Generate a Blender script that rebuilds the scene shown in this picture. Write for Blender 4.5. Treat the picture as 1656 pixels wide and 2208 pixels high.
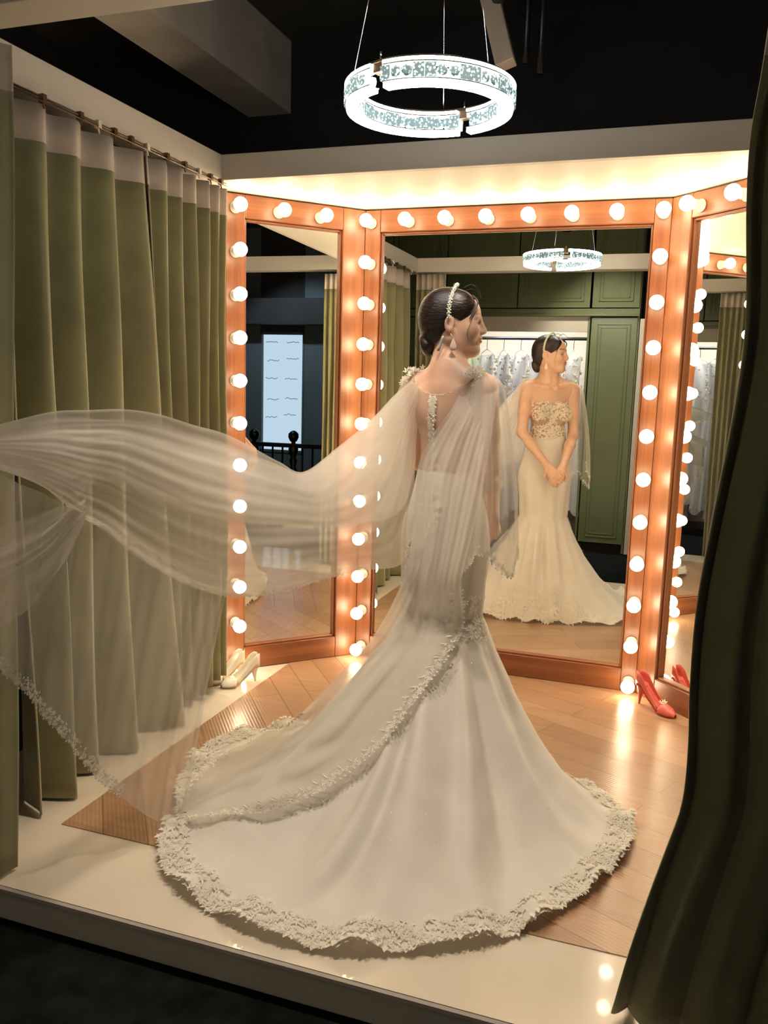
import bpy, bmesh, math, random
import numpy as np
from mathutils import Vector, Matrix
from mathutils.bvhtree import BVHTree
from math import sin, cos, pi, radians, sqrt

for o in list(bpy.data.objects):
    bpy.data.objects.remove(o, do_unlink=True)
scene = bpy.context.scene
COL = scene.collection
rnd = random.Random(7)

# ------------------------------------------------------------------ camera
FPX, PITCH, ROLL, YAW, CAM_H = 1796.16, 0.1517, 0.0285, -0.3256, 1.4214
_F = Vector((sin(YAW)*cos(PITCH), cos(YAW)*cos(PITCH), -sin(PITCH)))
_r = Vector((cos(YAW), -sin(YAW), 0)); _u = _r.cross(_F)
_R = _r*cos(ROLL) + _u*sin(ROLL); _U = -_r*sin(ROLL) + _u*cos(ROLL)
CAM = Vector((0, 0, CAM_H))
cd = bpy.data.cameras.new('camera'); cam = bpy.data.objects.new('camera', cd); COL.objects.link(cam)
cd.sensor_fit = 'VERTICAL'; cd.sensor_height = 36; cd.lens = FPX*36/2208
cd.clip_start = 0.02; cd.clip_end = 50
m = Matrix((_R, _U, -_F)).transposed().to_4x4(); m.translation = CAM
cam.matrix_world = m
scene.camera = cam

def ray(u, v):
    return (_F + _R*((u-828)/FPX) - _U*((v-1104)/FPX))
def at(u, v, Y):            # point of the room seen at (u, v) at distance Y into the room
    d = ray(u, v); return CAM + d*(Y/d.y)
def onfloor(u, v, z=0.0):
    d = ray(u, v); return CAM + d*((z-CAM_H)/d.z)

# ------------------------------------------------------------------ world, exposure, light settings
w = bpy.data.worlds.new('world'); scene.world = w; w.use_nodes = True
w.node_tree.nodes['Background'].inputs[0].default_value = (0.55, 0.6, 0.75, 1)
w.node_tree.nodes['Background'].inputs[1].default_value = 0.02
vs = scene.view_settings
scene.display_settings.display_device = 'sRGB'
vs.view_transform = 'Standard'; vs.look = 'None'; vs.gamma = 1; vs.use_curve_mapping = False
vs.exposure = 0.0
scene.cycles.max_bounces = 14; scene.cycles.diffuse_bounces = 4; scene.cycles.glossy_bounces = 8
scene.cycles.transmission_bounces = 6; scene.cycles.transparent_max_bounces = 32
scene.cycles.sample_clamp_indirect = 6
scene.cycles.use_denoising = True
BULB_COL = (1.0, 0.80, 0.52); BULB_STR = 34.0
RING_COL = (1.0, 0.97, 0.90); RING_STR = 30.0

def spotlight(loc, target, power, col, cone, blend=.6, radius=.06):
    ld = bpy.data.lights.new('spot', 'SPOT'); ld.energy = power; ld.color = col
    ld.spot_size = math.radians(cone); ld.spot_blend = blend; ld.shadow_soft_size = radius
    o = bpy.data.objects.new('spot_lamp', ld); COL.objects.link(o)
    o.rotation_euler = (Vector(target)-Vector(loc)).to_track_quat('-Z', 'Y').to_euler(); o.location = loc
    return o
FILL_SPOTS = [((-1.25, 2.05, 3.05), (-1.00, 2.50, .5), 165, (1, .84, .64), 62),  # unseen fill lamps, this pair added to brighten the bride's back and train
         ((-.40, 2.05, 3.05), (-.55, 2.45, .5), 165, (1, .84, .64), 62),
         ((-.85, 1.25, 3.05), (-.50, -.05, 1.45), 170, (1, .90, .72), 60),  # added to brighten the green wardrobe column
         ((2.7, 1.3, 3.05), (4.0, 1.6, 1.2), 110, (.70, .88, 1.0), 80),  # added to lift the dim lounge wall
         ((-.95, .62, 2.80), (-1.0, 1.75, 0), 12, (1, .85, .70), 50)]  # weak fill added for the platform's front edge
for sp_ in FILL_SPOTS: spotlight(*sp_)

# ------------------------------------------------------------------ material helpers
class NT:
    def __init__(s, name):
        s.m = bpy.data.materials.new(name); s.m.use_nodes = True
        s.t = s.m.node_tree; s.n = s.t.nodes; s.l = s.t.links
        s.n.clear(); s.out = s.n.new('ShaderNodeOutputMaterial')
    def node(s, typ, **k):
        x = s.n.new(typ)
        for a, b in k.items():
            if a == 'inp':
                for i, v in b.items():
                    if hasattr(v, 'is_linked') or isinstance(v, bpy.types.NodeSocket): s.l.new(v, x.inputs[i])
                    else: x.inputs[i].default_value = v
            else: setattr(x, a, b)
        return x
    def coords(s, scale=(1, 1, 1), rot=(0, 0, 0), which='Object'):
        tc = s.node('ShaderNodeTexCoord'); mp = s.node('ShaderNodeMapping')
        mp.inputs['Scale'].default_value = scale; mp.inputs['Rotation'].default_value = rot
        s.l.new(tc.outputs[which], mp.inputs[0]); return mp.outputs[0]
    def noise(s, co, scale=5, detail=4, rough=.5):
        x = s.node('ShaderNodeTexNoise'); x.inputs['Scale'].default_value = scale
        x.inputs['Detail'].default_value = detail; x.inputs['Roughness'].default_value = rough
        s.l.new(co, x.inputs['Vector']); return x.outputs['Fac']
    def ramp(s, fac, stops):
        x = s.node('ShaderNodeValToRGB'); e = x.color_ramp.elements
        while len(e) < len(stops): e.new(.5)
        for i, (p, c) in enumerate(stops):
            e[i].position = p; e[i].color = (*c, 1) if len(c) == 3 else c
        s.l.new(fac, x.inputs[0]); return x.outputs[0]
    def math(s, op, a, b=0.0, c=None):
        x = s.node('ShaderNodeMath', operation=op)
        for i, v in enumerate((a, b, c)):
            if v is None: continue
            if isinstance(v, (int, float)): x.inputs[i].default_value = v
            else: s.l.new(v, x.inputs[i])
        return x.outputs[0]
    def bump(s, h, strength=.3, dist=.01):
        x = s.node('ShaderNodeBump'); x.inputs['Strength'].default_value = strength
        x.inputs['Distance'].default_value = dist; s.l.new(h, x.inputs['Height']); return x.outputs[0]
    def bsdf(s, col, rough=.5, metal=0, normal=None, **k):
        x = s.node('ShaderNodeBsdfPrincipled')
        if isinstance(col, tuple): x.inputs['Base Color'].default_value = (*col, 1)
        else: s.l.new(col, x.inputs['Base Color'])
        if isinstance(rough, (int, float)): x.inputs['Roughness'].default_value = rough
        else: s.l.new(rough, x.inputs['Roughness'])
        x.inputs['Metallic'].default_value = metal
        if normal is not None: s.l.new(normal, x.inputs['Normal'])
        for a, b in k.items():
            nm = a.replace('_', ' ')
            if isinstance(b, bpy.types.NodeSocket): s.l.new(b, x.inputs[nm])
            else: x.inputs[nm].default_value = b
        return x.outputs[0]
    def done(s, sh):
        s.l.new(sh, s.out.inputs[0]); return s.m

def plain(name, col, rough=.6, metal=0, var=.12, scale=12, bump=0.0, **k):
    t = NT(name); co = t.coords(); f = t.noise(co, scale, 3)
    c = t.ramp(f, [(.3, tuple(x*(1-var) for x in col)), (.7, tuple(min(1, x*(1+var)) for x in col))])
    nm = t.bump(t.noise(co, scale*8, 2), bump, .003) if bump else None
    return t.done(t.bsdf(c, rough, metal, nm, **k))

def wood(name, axis, c1, c2, rough=.42, scale=1.0, coat=.12):
    t = NT(name); s = [26*scale, 26*scale, 26*scale]; s[axis] = 1.2*scale
    co = t.coords(tuple(s)); f = t.noise(co, 1.0, 5, .6)
    s2 = [90*scale]*3; s2[axis] = 3*scale
    g = t.noise(t.coords(tuple(s2)), 1.0, 3, .6)
    mixf = t.math('ADD', t.math('MULTIPLY', f, .7), t.math('MULTIPLY', g, .3))
    c = t.ramp(mixf, [(.32, c1), (.5, tuple((a+b)/2 for a, b in zip(c1, c2))), (.68, c2)])
    return t.done(t.bsdf(c, rough, 0, t.bump(g, .15, .001), Coat_Weight=coat, Coat_Roughness=.3))

def emit(name, col, strength, rough_col=None):
    t = NT(name); e = t.node('ShaderNodeEmission'); e.inputs[0].default_value = (*col, 1); e.inputs[1].default_value = strength
    return t.done(e.outputs[0])

def fabric(name, col, alpha=1.0, trans=.35, rough=.85, weave=400, var=.06, bumps=.12, avar=0.0, ascale=6, sheen=.2):
    """cloth: diffuse + translucent, optionally see-through like tulle"""
    t = NT(name); co = t.coords()
    f = t.noise(co, 9, 3)
    c = t.ramp(f, [(.3, tuple(x*(1-var) for x in col)), (.7, tuple(min(1, x*(1+var)) for x in col))])
    nb = t.bump(t.noise(co, weave, 2), bumps, .002)
    b = t.bsdf(c, rough, 0, nb, Sheen_Weight=sheen, Specular_IOR_Level=.2)
    tr = t.node('ShaderNodeBsdfTranslucent'); t.l.new(c, tr.inputs[0]); t.l.new(nb, tr.inputs['Normal'])
    mx = t.node('ShaderNodeMixShader'); mx.inputs[0].default_value = trans
    t.l.new(b, mx.inputs[1]); t.l.new(tr.outputs[0], mx.inputs[2])
    sh = mx.outputs[0]
    if alpha < 1:
        tp = t.node('ShaderNodeBsdfTransparent')
        m2 = t.node('ShaderNodeMixShader')
        if avar:
            st = t.noise(t.coords((1, 1, 1)), ascale, 4)
            a = t.math('ADD', t.math('MULTIPLY', t.math('SUBTRACT', st, .5), avar*2), alpha)
            t.l.new(a, m2.inputs[0])
        else: m2.inputs[0].default_value = alpha
        t.l.new(tp.outputs[0], m2.inputs[1]); t.l.new(sh, m2.inputs[2]); sh = m2.outputs[0]
    return t.done(sh)

M = {}
M['wood_v'] = wood('red_brown_wood_vertical', 2, (.150, .042, .013), (.29, .100, .033))
M['wood_x'] = wood('red_brown_wood_horizontal', 0, (.150, .042, .013), (.29, .100, .033))
M['paint'] = plain('cream_paint', (.70, .64, .56), .55, var=.03, scale=3)
M['soffit'] = plain('white_soffit_paint', (.84, .80, .70), .6, var=.02, scale=3)
M['fascia_dark'] = plain('platform_fascia_paint', (.66, .56, .49), .45, var=.06, scale=5)
M['dark'] = plain('dark_ceiling_paint', (.030, .027, .030), .85, var=.3, scale=2)
M['concrete'] = plain('grey_concrete', (.78, .67, .56), .85, var=.12, scale=4, bump=.2)
M['ceil'] = plain('dark_brown_ceiling', (.075, .064, .054), .85, var=.2, scale=2)
M['duct'] = plain('beige_duct_paint', (.42, .34, .26), .5, var=.1, scale=6)
M['carpet'] = plain('dark_mottled_carpet', (.008, .009, .008), .95, var=.5, scale=14, bump=.5, Specular_IOR_Level=.05)
M['black'] = plain('black_metal', (.012, .012, .014), .35, metal=.6, var=.1)
M['brass'] = plain('dark_bronze_metal', (.20, .14, .09), .35, metal=.9, var=.1)
M['chrome'] = plain('chrome', (.75, .76, .78), .12, metal=1, var=.03)
M['green'] = plain('green_lacquer', (.150, .185, .088), .30, var=.05, scale=2, Coat_Weight=.35, Coat_Roughness=.12)
M['greywall'] = plain('blue_grey_wall', (.10, .13, .15), .8, var=.08, scale=2)
M['porcelain'] = plain('white_porcelain', (.86, .82, .72), .35, var=.02)
M['red'] = plain('coral_red_satin', (.62, .12, .09), .35, var=.08, Coat_Weight=.3)
M['redin'] = plain('red_insole', (.45, .03, .03), .6)
M['ivory'] = plain('ivory_leather', (.82, .76, .62), .4, var=.03)
M['tan'] = plain('tan_insole', (.52, .36, .22), .6)
M['hair'] = None
M['bulb'] = emit('glowing_bulb_glass', BULB_COL, BULB_STR)
M['ringlight'] = emit('chandelier_led_light', RING_COL, RING_STR)

t = NT('mirror_glass')
M['mirror'] = t.done(t.bsdf((.93, .94, .90), 0.0, 1.0))

t = NT('white_glossy_tile')       # large glossy tiles
co = t.coords()
c = t.ramp(t.noise(co, 1.3, 5, .6), [(.3, (.66, .575, .465)), (.7, (.73, .645, .535))])
M['tile'] = t.done(t.bsdf(c, .16, 0, t.bump(t.noise(co, 3, 2), .02, .01), Coat_Weight=.5, Coat_Roughness=.04))

def plank_mat():
    t = NT('ribbed_wood_floor')
    def side(angle):
        co = t.coords((1, 1, 1), (0, 0, angle))
        wv = t.node('ShaderNodeTexWave', wave_type='BANDS', bands_direction='Y', wave_profile='SIN')
        wv.inputs['Scale'].default_value = 24; wv.inputs['Distortion'].default_value = .25; wv.inputs['Detail'].default_value = 1
        t.l.new(co, wv.inputs['Vector'])
        br = t.node('ShaderNodeTexBrick'); br.offset = .5
        br.inputs['Scale'].default_value = 1; br.inputs['Brick Width'].default_value = 1.2; br.inputs['Row Height'].default_value = .13
        br.inputs['Mortar Size'].default_value = .0025; br.inputs['Color1'].default_value = (.1, .1, .1, 1)
        br.inputs['Color2'].default_value = (.9, .9, .9, 1); br.inputs['Mortar'].default_value = (0, 0, 0, 1)
        t.l.new(co, br.inputs['Vector'])
        g = t.noise(t.coords((2, 30, 1), (0, 0, angle)), 1.5, 5, .6)
        return wv.outputs['Fac'], br.outputs['Color'], br.outputs['Fac'], g
    a = side(radians(25)); b = side(radians(52))
    sep = t.node('ShaderNodeSeparateXYZ'); t.l.new(t.coords(), sep.inputs[0])
    k = t.math('LESS_THAN', sep.outputs[0], -.85)
    def mx(p, q):
        x = t.node('ShaderNodeMix', data_type='FLOAT'); t.l.new(k, x.inputs[0]); t.l.new(p, x.inputs[2]); t.l.new(q, x.inputs[3]); return x.outputs[0]
    W = mx(a[0], b[0]); Bc = mx(a[1], b[1]); Mo = mx(a[2], b[2]); G = mx(a[3], b[3])
    f = t.math('ADD', t.math('MULTIPLY', Bc, .35), t.math('MULTIPLY', G, .65))
    c = t.ramp(f, [(.2, (.27, .145, .075)), (.5, (.36, .205, .115)), (.8, (.45, .27, .155))])
    dk = t.node('ShaderNodeMixRGB', blend_type='MULTIPLY'); t.l.new(t.math('MULTIPLY', Mo, .4), dk.inputs[0])
    t.l.new(c, dk.inputs[1]); dk.inputs[2].default_value = (.3, .25, .2, 1)
    h = t.math('SUBTRACT', t.math('MULTIPLY', W, .6), Mo)
    return t.done(t.bsdf(dk.outputs[0], .30, 0, t.bump(h, .5, .0016), Coat_Weight=.4, Coat_Roughness=.2))
M['plank'] = plank_mat()

M['velvet'] = fabric('olive_green_velvet', (.265, .242, .118), 1, .05, .8, 300, .10, .15, sheen=.5)
M['velvet_shade'] = M['velvet']
M['header'] = fabric('white_curtain_header_tape', (.66, .58, .50), 1, .2, .8, 500, .04)
M['satin'] = fabric('ivory_satin_and_tulle', (.80, .76, .70), 1, .25, .55, 220, .03, .10, sheen=.3)
M['tulle'] = fabric('sheer_white_tulle', (.84, .79, .73), .54, .5, .9, 600, .02, .05, avar=.10, ascale=5)
M['tulle_thin'] = fabric('thin_white_tulle', (.84, .79, .73), .38, .5, .9, 600, .02, .05, avar=.10, ascale=4)
M['tulle_sleeve'] = fabric('sheer_sleeve_tulle', (.84, .79, .73), .36, .5, .9, 600, .02, .05, avar=.06, ascale=5)
M['tulle_dense'] = fabric('dense_white_tulle', (.84, .80, .74), .58, .5, .9, 600, .02, .05, avar=.08, ascale=5)
M['nude'] = fabric('nude_illusion_mesh', (.80, .66, .55), .35, .4, .9, 900, .02)
M['lace'] = fabric('white_lace', (.86, .82, .74), 1, .3, .75, 300, .05, .2)
M['gownwhite'] = fabric('cool_white_gown_tulle', (.88, .88, .90), 1, .4, .8, 60, .05, .4)
M['hanger'] = plain('white_plastic_hanger', (.8, .8, .82), .4)
M['flower'] = plain('white_enamel_flower', (.86, .86, .74), .35, var=.03)
t = NT('dark_brown_hair'); co = t.coords((1, 1, 1))
st = t.noise(t.coords((60, 60, 220), (0, .5, 0)), 1.0, 3)
c = t.ramp(st, [(.35, (.006, .004, .004)), (.7, (.035, .016, .012))])
M['hair'] = t.done(t.bsdf(c, .38, 0, t.bump(st, .5, .004)))
t = NT('skin')
at_ = t.node('ShaderNodeAttribute'); at_.attribute_name = 'tone'
co = t.coords(); n_ = t.noise(co, 30, 3)
base = t.ramp(n_, [(.3, (.60, .36, .255)), (.7, (.66, .41, .30))])
mxc = t.node('ShaderNodeMixRGB'); mxc.inputs[0].default_value = 1
sp = t.node('ShaderNodeSeparateColor'); t.l.new(at_.outputs['Color'], sp.inputs[0])
m1 = t.node('ShaderNodeMixRGB'); t.l.new(sp.outputs[0], m1.inputs[0]); t.l.new(base, m1.inputs[1]); m1.inputs[2].default_value = (.45, .05, .05, 1)
m2 = t.node('ShaderNodeMixRGB'); t.l.new(sp.outputs[1], m2.inputs[0]); t.l.new(m1.outputs[0], m2.inputs[1]); m2.inputs[2].default_value = (.03, .015, .01, 1)
M['skin'] = t.done(t.bsdf(m2.outputs[0], .45, 0, None, Subsurface_Weight=.08, Subsurface_Radius=(.02, .008, .004), Subsurface_Scale=.5))

# crystal: bright faceted glass blocks lit from within
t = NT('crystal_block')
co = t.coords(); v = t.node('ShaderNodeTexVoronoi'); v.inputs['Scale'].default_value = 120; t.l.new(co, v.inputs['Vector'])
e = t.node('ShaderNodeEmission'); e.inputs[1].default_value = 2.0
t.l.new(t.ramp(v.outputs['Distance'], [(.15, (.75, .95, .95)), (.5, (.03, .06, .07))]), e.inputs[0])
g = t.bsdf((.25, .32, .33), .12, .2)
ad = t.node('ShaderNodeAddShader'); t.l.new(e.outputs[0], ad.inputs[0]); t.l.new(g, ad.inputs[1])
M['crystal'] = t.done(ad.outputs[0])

# ------------------------------------------------------------------ object helpers
def link(o, parent=None):
    COL.objects.link(o)
    if parent is not None: o.parent = parent
    return o
def mesh(name, verts, faces, mat, parent=None, smooth=False, mats=None, fm=None):
    me = bpy.data.meshes.new(name)
    me.from_pydata([tuple(v) for v in verts], [], [tuple(f) for f in faces])
    if mats:
        for x in mats: me.materials.append(x)
        me.polygons.foreach_set('material_index', fm)
    else: me.materials.append(mat)
    if smooth: me.polygons.foreach_set('use_smooth', [True]*len(me.polygons))
    me.update()
    return link(bpy.data.objects.new(name, me), parent)
def thing(name, label, cat, group=None, loc=(0, 0, 0)):
    o = bpy.data.objects.new(name, None); COL.objects.link(o); o.location = loc; o.empty_display_size = .05
    o['label'] = label; o['category'] = cat
    if group: o['group'] = group
    return o
def tag(o, label, cat, group=None, kind=None):
    o['label'] = label; o['category'] = cat
    if group: o['group'] = group
    if kind: o['kind'] = kind
    return o
def struct(o): o['kind'] = 'structure'; return o

class Geo:
    def __init__(s): s.v = []; s.f = []
    def add(s, vs_, fs_):
        k = len(s.v); s.v += [tuple(x) for x in vs_]; s.f += [tuple(i+k for i in f) for f in fs_]; return s
    def box(s, x0, x1, y0, y1, z0, z1):
        return s.add([(x0, y0, z0), (x1, y0, z0), (x1, y1, z0), (x0, y1, z0), (x0, y0, z1), (x1, y0, z1), (x1, y1, z1), (x0, y1, z1)],
                     [(0, 3, 2, 1), (4, 5, 6, 7), (0, 1, 5, 4), (1, 2, 6, 5), (2, 3, 7, 6), (3, 0, 4, 7)])
    def obox(s, c, ax, ay, az, hx, hy, hz):   # oriented box
        c = Vector(c); vs_ = []
        for k in (-1, 1):
            for i, j in ((-1, -1), (1, -1), (1, 1), (-1, 1)):
                vs_.append(c + ax*hx*i + ay*hy*j + az*hz*k)
        return s.add(vs_, [(0, 3, 2, 1), (4, 5, 6, 7), (0, 1, 5, 4), (1, 2, 6, 5), (2, 3, 7, 6), (3, 0, 4, 7)])
    def tube(s, pts, rad, n=10, cap=True):
        pts = [Vector(p) for p in pts]; rings = []
        rr = rad if isinstance(rad, (list, tuple)) else [rad]*len(pts)
        prev = None
        for i, p in enumerate(pts):
            d = (pts[min(i+1, len(pts)-1)] - pts[max(i-1, 0)]).normalized()
            a = d.cross(Vector((0, 0, 1)) if abs(d.z) < .9 else Vector((1, 0, 0))) if prev is None else (prev - d*prev.dot(d))
            a.normalize(); prev = a; b = d.cross(a)
            rings.append([p + a*(cos(2*pi*k/n)*rr[i]) + b*(sin(2*pi*k/n)*rr[i]) for k in range(n)])
        vs_ = [q for r in rings for q in r]; fs_ = []
        for i in range(len(pts)-1):
            for k in range(n):
                fs_.append((i*n+k, i*n+(k+1) % n, (i+1)*n+(k+1) % n, (i+1)*n+k))
        if cap: fs_ += [tuple(range(n))[::-1], tuple((len(pts)-1)*n+k for k in range(n))]
        return s.add(vs_, fs_)
    def lathe(s, prof, c=(0, 0, 0), n=20, axis=None):    # prof: (r, h) list along axis
        c = Vector(c); az = (axis or Vector((0, 0, 1))).normalized()
        ax = az.cross(Vector((0, 1, 0)) if abs(az.y) < .9 else Vector((1, 0, 0))).normalized(); ay = az.cross(ax)
        vs_ = [c + az*h + ax*(r*cos(2*pi*k/n)) + ay*(r*sin(2*pi*k/n)) for r, h in prof for k in range(n)]
        fs_ = [(i*n+k, i*n+(k+1) % n, (i+1)*n+(k+1) % n, (i+1)*n+k) for i in range(len(prof)-1) for k in range(n)]
        fs_ += [tuple(range(n))[::-1], tuple((len(prof)-1)*n+k for k in range(n))]
        return s.add(vs_, fs_)
    def ball(s, c, r, n=12, m_=8, sc=(1, 1, 1)):
        prof = [(max(1e-4, r*sin(pi*i/m_)), -r*cos(pi*i/m_)) for i in range(m_+1)]
        vs_ = [(c[0]+q*cos(2*pi*k/n)*sc[0], c[1]+q*sin(2*pi*k/n)*sc[1], c[2]+h*sc[2]) for q, h in prof for k in range(n)]
        fs_ = [(i*n+k, i*n+(k+1) % n, (i+1)*n+(k+1) % n, (i+1)*n+k) for i in range(m_) for k in range(n)]
        return s.add(vs_, fs_)
    def grid(s, P, closed=False):
        R_, C_ = len(P), len(P[0]); fs_ = []
        for i in range(R_-1):
            for j in range(C_ if closed else C_-1):
                fs_.append((i*C_+j, i*C_+(j+1) % C_, (i+1)*C_+(j+1) % C_, (i+1)*C_+j))
        return s.add([q for r in P for q in r], fs_)
    def make(s, name, mat, parent=None, smooth=False): return mesh(name, s.v, s.f, mat, parent, smooth)
def bevel(o, wd=.004, seg=2):
    b = o.modifiers.new('bevel', 'BEVEL'); b.width = wd; b.segments = seg; b.limit_method = 'ANGLE'; return o

def catmull(ctrl, n):
    """resample a list of arrays to n points along a Catmull-Rom spline"""
    ctrl = [np.array(c, float) for c in ctrl]; k = len(ctrl)
    ext = [2*ctrl[0]-ctrl[1]] + ctrl + [2*ctrl[-1]-ctrl[-2]]
    out = []
    for i in range(n):
        t_ = i*(k-1)/(n-1); j = min(int(t_), k-2); t_ -= j
        p0, p1, p2, p3 = ext[j:j+4]
        out.append(.5*((2*p1) + (-p0+p2)*t_ + (2*p0-5*p1+4*p2-p3)*t_**2 + (-p0+3*p1-3*p2+p3)*t_**3))
    return np.array(out)

def sheet(ctrl, nr, nc):
    """ctrl: rows of 3D control points -> dense nr x nc x 3 array"""
    rows = [catmull(r, nc) for r in ctrl]
    cols = catmull(rows, nr)
    return cols
def ngrid(P):
    du = np.gradient(P, axis=0); dv = np.gradient(P, axis=1)
    n = np.cross(du, dv); n /= (np.linalg.norm(n, axis=2, keepdims=True)+1e-9); return n

# ------------------------------------------------------------------ the setting
PZ = -0.11                      # carpet level below the platform
CEIL = 3.25
struct(Geo().box(-3.4, 6.0, -2.6, 5.4, PZ-.06, PZ).make('floor', M['carpet']))
struct(Geo().box(-3.4, 6.0, -2.6, 5.4, CEIL, CEIL+.08).make('ceiling', M['ceil']))
struct(Geo().box(-3.5, -3.4, -2.6, 5.4, PZ, CEIL).make('wall_left', M['dark']))
struct(Geo().box(-3.4, 6.0, 4.60, 4.7, PZ, CEIL).make('wall_back', M['dark']))
struct(Geo().box(-3.4, 6.0, -2.7, -2.6, PZ, CEIL).make('wall_front', M['greywall']))
struct(Geo().box(6.0, 6.1, -2.6, 5.4, PZ, CEIL).make('wall_right', M['greywall']))

# raised platform
pl = thing('platform', 'low cream tiled platform with a wooden inlay under the bride', 'platform')
prof = [(1.715, PZ), (1.715, -.064), (1.712, -.060), (1.712, -.047), (1.722, -.042), (1.722, -.032), (1.708, -.026), (1.700, -.018), (1.700, -.008), (1.706, -.002)]
g = Geo()
X0, X1 = -2.25, .95
vs_ = [(x, y, z) for x in (X0, X1) for y, z in prof]; n = len(prof)
g.add(vs_, [(i, i+n, i+1+n, i+1) for i in range(n-1)])
bo = g.make('fascia', M['fascia_dark'], pl)
Geo().box(X0, X1, 1.706, 4.20, -.10, -.0001).make('tile_top', M['tile'], pl)
IX0, IX1, IY0, IY1 = -1.745, .20, 2.03, 4.09
Geo().box(IX0, IX1, IY0, IY1, -.02, .003).make('wood_inlay', M['plank'], pl)

# booth frame of cream beams
ZL, ZT = 2.27, 2.375
BX0, BX1, BY0, BY1 = -1.90, .52, 1.80, 3.32
bf = thing('beam_frame', 'cream painted rectangular beam frame above the fitting booth', 'beam frame', loc=(0, 0, 0))
bevel(Geo().box(BX0-.12, BX0, BY0-.12, BY1+.9, ZL, ZT).make('left_beam', M['paint'], bf), .003)
bevel(Geo().box(BX1, BX1+.12, BY0-.12, BY1+.9, ZL, ZT).make('right_beam', M['paint'], bf), .003)
bevel(Geo().box(BX0, BX1, BY1, BY1+.03, ZL, ZT).make('back_fascia', M['paint'], bf), .002)
g = Geo(); g.box(BX0, BX1, BY0-.12, BY0, ZL, ZT)
g.box(BX0, BX1, BY0-.14, BY0-.12, ZL+.02, ZL+.05)
bevel(g.make('front_beam', M['paint'], bf), .004)
Geo().box(BX0, BX1, BY1+.03, 4.22, ZL, ZL+.03).make('soffit_panel', M['soffit'], bf)
# side wall behind the left mirror and behind the mirrors
struct(Geo().box(BX0-.10, BX1+.10, 4.20, 4.26, 0, ZL).make('wall_booth', M['paint']))

# ceiling structure
tag(Geo().box(-2.36, -2.10, -2.5, 4.42, 2.88, CEIL).make('ceiling_beam', M['concrete']), 'grey concrete ceiling beam running above the left curtains', 'beam')
tag(Geo().box(-3.4, 6.0, 4.42, 4.59, 2.55, CEIL).make('ceiling_beam', M['dark']), 'dark cross beam high above the centre mirror', 'beam')
tag(Geo().box(-3.38, 3.0, .55, .75, 2.95, CEIL).make('ceiling_beam', M['concrete']), 'grey cross beam reflected above the ring chandelier', 'beam')
g = Geo(); A = Vector((-.86, 3.3, 3.22)); B = Vector((-.66, 3.2, 2.58))
d_ = (B-A).normalized(); sx = d_.cross(Vector((0, 1, 0))).normalized(); sy = d_.cross(sx)
g.obox((A+B)/2, sx, sy, d_, .035, .03, (B-A).length/2)
tag(bevel(g.make('support_strut', M['duct']), .004), 'slanting beige strut hanging from the ceiling behind the ring chandelier', 'strut')
g = Geo(); g.tube([(-.60, 3.25, CEIL), (-.60, 3.25, 2.60)], .012); g.tube([(-.545, 3.25, CEIL), (-.545, 3.25, 2.56)], .012)
tag(g.make('ceiling_pipe', M['black'], None, True), 'pair of thin dark pipes beside the beige strut', 'pipe')
g = Geo(); g.box(-.72, -.66, 3.12, 3.18, 2.86, 3.12); g.lathe([(.02, 0), (.028, .02), (.028, .09), (.02, .1)], (-.69, 3.15, 2.78))
tag(g.make('ceiling_spotlight', M['black']), 'small black unlit spotlight on the strut', 'spotlight')

# added fill spotlights out of view, with housings made up around the lamps
for k, (p, tgt, *_r2) in enumerate(FILL_SPOTS):
    sr = thing('ceiling_spotlight', ['black ceiling spotlight left of the ring chandelier', 'black ceiling spotlight right of the ring chandelier', 'black ceiling spotlight aimed at the wardrobe', 'black ceiling spotlight over the lounge window', 'black spotlight under the grey cross beam'][k], 'spotlight')
    ax_ = (Vector(tgt)-Vector(p)).normalized()
    Geo().lathe([(.03, -.12), (.052, -.11), (.058, 0), (.058, .035), (.054, .036), (.050, 0), (.045, -.07), (.02, -.08)], p, 20, ax_).make('housing', M['black'], sr, True)
    q_ = Vector(p) - ax_*.1
    ct_ = 2.95 if .5 < p[1] < .7 and p[0] < 0 else CEIL
    Geo().tube([q_, (q_.x, q_.y, max(q_.z+.01, ct_-.02))], .010, 8).make('stem', M['black'], sr, True)
    Geo().lathe([(.05, 0), (.05, .02)], (q_.x, q_.y, max(q_.z+.01, ct_-.02)), 16).make('base', M['black'], sr)

# ------------------------------------------------------------------ mirrors with bulbs
ZB, SP = .055, .195
Lp, Mp, Rp = Vector((-1.889, 3.465, 0)), Vector((-1.454, 3.916, 0)), Vector((-.093, 3.916, 0))
Qp = Vector((Rp.x + (Mp.x-Lp.x), Lp.y, 0))
sock_me = None; bulb_me = None
def bulb_meshes():
    global sock_me, bulb_me
    o = Geo().lathe([(.027, 0), (.027, .004), (.023, .008), (.021, .045), (.0225, .052), (.019, .056)], n=18).make('bulb_socket', M['porcelain'], None, True)
    sock_me = o.data; bpy.data.objects.remove(o)
    bm = bmesh.new(); bmesh.ops.create_icosphere(bm, subdivisions=3, radius=.0315)
    for v in bm.verts:                     # globe with a short neck
        if v.co.z < -.02: v.co.z = -.02 + (v.co.z+.02)*1.6
    bulb_me = bpy.data.meshes.new('light_bulb'); bm.to_mesh(bulb_me); bm.free()
    for p in bulb_me.polygons: p.use_smooth = True
    bulb_me.materials.append(M['bulb'])
bulb_meshes()
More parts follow.
